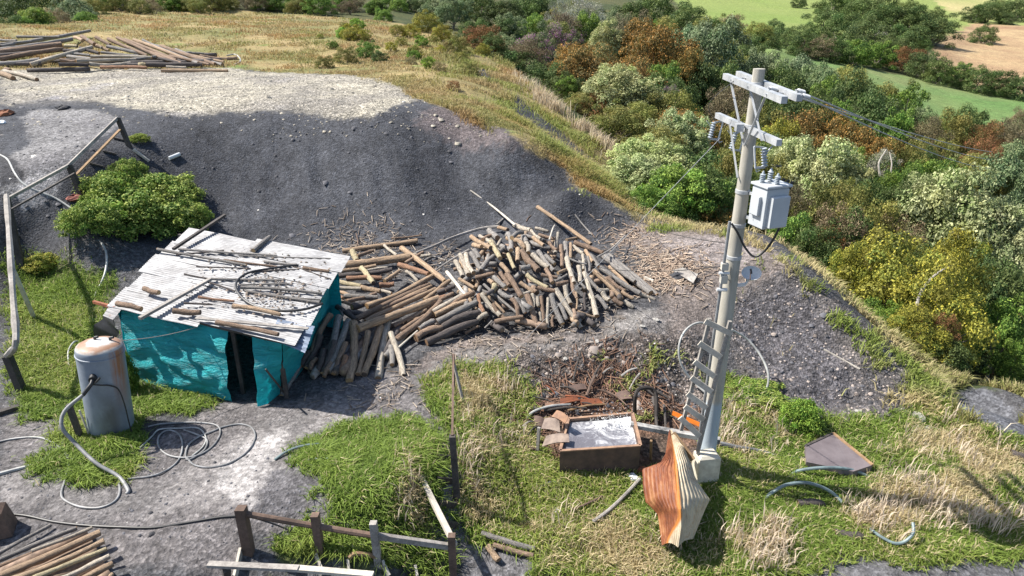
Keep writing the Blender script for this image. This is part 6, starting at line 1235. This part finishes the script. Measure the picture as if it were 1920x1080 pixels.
m = MB(); a, b_ = hit(317, 297, off=.08), hit(337, 289, off=.08); m.tube([a, b_], .07, 12); tag(m.build('pipe_piece', WHITE, smooth=True), 'short white pipe piece lying on the black slope', 'pipe')
for i, (u, v, s) in enumerate(((1722,783,.30),(1712,800,.22),(1738,805,.2),(1060,673,.12),(1230,600,.16),(1205,612,.12),(1120,640,.12),(1690,848,.2),(1665,838,.25),(1610,772,.15))):
    rock(u, v, s, STONE, ['largest pale stone at the foot of the right slope', 'pale stone below the largest one', 'pale stone right of the lower pale stone', 'pale stone in the broken bank above the rubbish', 'white stone on the terrace left of the pole', 'small white stone below the terrace white stone', 'small stone on the terrace edge under the heap', 'flat pale stone in the grass right of the board', 'larger flat pale stone in the grass right of the board', 'pale stone on the lower part of the right slope'][i], grp='loose pale stones')
m = MB(); a, b_, c_, d_ = hit(1262,508,off=.12), hit(1300,532,off=.1), hit(1309,515,off=.16), hit(1280,502,off=.2)
tag(MB().sheet([[a, b_], [d_, c_]], -.03).build('board', W_GREY), 'grey board tilted on the litter right of the log heap', 'board')
m = MB(); m.bar(hit(1208, 520, off=.04), hit(1225, 527, off=.04), .06); tag(m.build('stick', W_PALE), 'short white stick at the right end of the log heap', 'stick')
rock(1272, 520, .4, BLACKFAB, 'black cloth heap under the tilted grey board', 'black_cloth', 'cloth', flat=.6)
# dark board with a raised frame in the grass
q4 = [P(1512,866,-.82), P(1600,884,-.84), P(1636,872,-.80), P(1562,812,-.78), P(1510,836,-.78)]
BD = empty('dark_board', (q4[0]+q4[2])/2+np.array((0, 0, -.1)), 'dark brown five-sided board lying in the grass below the slope', 'board')
m = MB(); n_ = 5; V_ = [tuple(p) for p in q4]+[tuple(p-np.array((0, 0, .14))) for p in q4]; m.add(V_, [(0, 1, 2, 3, 4), (9, 8, 7, 6, 5)]+[(i, i+5, (i+1) % 5+5, (i+1) % 5) for i in range(5)]); m.build('panel', simple('panel_brown', (.16, .135, .14), .7, (.11, .09, .095), 3), BD)
MB().bar(q4[3]-np.array((0, 0, .01)), q4[2]-np.array((0, 0, .01)), .06, .06).build('edge_batten', W_TAN, BD); MB().bar(q4[4]-np.array((0, 0, .012)), q4[3]-np.array((0, 0, .012)), .05, .055).build('edge_batten', W_DARK, BD)
for (u1, v1, u2, v2, w_, mt_, lab) in ((1895,850,1935,862,.25,W_DARK,'dark timber end at the right edge in the grass'), (1490,940,1540,930,.05,W_PALE,'thin pale stick under the grey-green hose'), (1495,945,1545,948,.2,COALR,'dark lump of rotten wood under the grey-green hose'), (1565,1000,1620,1008,.2,W_DARK,'dark log end hidden in the grass near the bottom road'), (1630,500,1633,520,.0,None,None),
     (1545,655,1612,692,.03,W_PALE,'thin white stick lying on the right slope')):
    if mt_ in (W_DARK, COALR): log(hit(u1, v1, off=.03), hit(u2, v2, off=.02), .085, 'dark', '', 'dark wood ends in the grass', label=lab, name='wood_piece')
    elif mt_: m = MB(); m.bar(hit(u1, v1, off=w_*.4), hit(u2, v2, off=w_*.4), w_, bev=w_*.15); tag(m.build('timber' if w_ > .1 else 'stick', mt_), lab, 'wood')
# ---------------------------------------------------------------- bent corrugated sheet, half rusty
def polyl(L_, n):
    L_ = [P(*q) for q in L_]; d_ = np.cumsum([0]+[np.linalg.norm(L_[i+1]-L_[i]) for i in range(len(L_)-1)]); q_ = np.linspace(0, d_[-1], n)
    A3 = np.array(L_); return np.stack([np.interp(q_, d_, A3[:, k]) for k in range(3)], 1)
ridgeL = polyl([(1256,811,.12),(1268,868,.10),(1276,955,-.12),(1277,990,-.40),(1271,1028,-.74)], 60)
leftE = polyl([(1254,813,.10),(1247,855,-.08),(1236,872,-.22),(1204,880,-.34),(1206,915,-.52),(1210,942,-.68),(1233,966,-.78),(1236,985,-.86),(1241,1022,-.99)], 60)
rightE = polyl([(1259,812,.14),(1282,838,.16),(1297,868,-.10),(1303,890,-.25),(1331,937,-.62),(1322,955,-.70),(1300,1010,-.96)], 60)
def panel(E0, E1, nc_, ribs, ph):
    k_ = np.linspace(0, 1, nc_)[None, :, None]; G_ = E0[:, None]*(1-k_)+E1[:, None]*k_; w_ = k_[..., 0]
    G_[..., 2] += .06*np.sin(np.pi*w_)+.010*np.sin(2*np.pi*(w_*ribs+ph)); G_[..., 1] -= .007*np.sin(2*np.pi*(w_*ribs+ph)); G_[..., 2] += .10*fbm(G_[..., 0]*2, G_[..., 1]*2, 1.3, 3, 9); return G_
SM, t, b = mat('half_rusted_sheet'); a = N(t, 'ShaderNodeAttribute', attribute_name='rustiness'); v = coords(t, 'Object'); n1 = noise(t, v, 3.5, 6, .7, .6); n2 = noise(t, coords(t, 'Object', (9, 2, 2)), 1.2, 5, .7)
se = t.nodes.new('ShaderNodeSeparateColor'); t.links.new(a.outputs['Color'], se.inputs[0])
ad = N(t, 'ShaderNodeMath', operation='MULTIPLY_ADD'); t.links.new(n1, ad.inputs[0]); ad.inputs[1].default_value = .22; t.links.new(se.outputs[0], ad.inputs[2])
rc = ramp(t, n2, [(.3, (.09, .028, .014)), (.5, (.20, .062, .024)), (.68, (.34, .16, .07))]); tc = ramp(t, n1, [(.3, (.30, .23, .15)), (.55, (.50, .43, .31)), (.72, (.34, .20, .10))])
cc = mixc(t, tc, (.40, .15, .03), ramp(t, ad.outputs[0], [(.50, 0.0), (.60, 1.0)])); cc = mixc(t, cc, rc, ramp(t, ad.outputs[0], [(.66, 0.0), (.76, 1.0)]))
t.links.new(cc, b.inputs['Base Color']); b.inputs['Roughness'].default_value = .62; bump(t, b, n1, .4, .03)
nL, nR = 64, 56; GL = panel(leftE, ridgeL, nL, 9.0, 0); GR = panel(ridgeL, rightE, nR, 8.0, 0); GR[:, 0] = GL[:, -1]
m = MB(); m.sheet(np.concatenate([GL, GR[:, 1:]], 1), -.006); o = m.build('corrugated_sheet', SM, smooth=True); ncc = nL+nR-1
jj = np.tile(np.tile(np.concatenate([np.linspace(0, .5, nL), np.linspace(.5, 1, nR)[1:]]), 60), 2); ii = np.tile(np.repeat(np.linspace(0, 1, 60), ncc), 2)
ru = np.clip(.5+(.50-jj)*2.4-np.clip(ii-.80, 0, 1)*4, 0, .95); at_ = o.data.attributes.new('rustiness', 'FLOAT_COLOR', 'POINT'); c4 = np.ones((len(ru), 4), np.float32); c4[:, :3] = ru[:, None]; assert len(at_.data) == len(ru), (len(at_.data), len(ru)); at_.data.foreach_set('color', c4.ravel())
tag(o, 'bent corrugated metal sheet, left half rusty red and right half cream, leaning before the pole', 'metal sheet')
m = MB(); m.bar(P(1262, 812, .22), P(1300, 862, -.1), .05, .09); tag(m.build('plank', W_TAN), 'short brown plank leaning over the top of the bent sheet', 'plank')
rock(1203, 886, .2, RUST, 'rusty red lump at the top left of the bent sheet', 'rusty_scrap', 'scrap', flat=1.2)
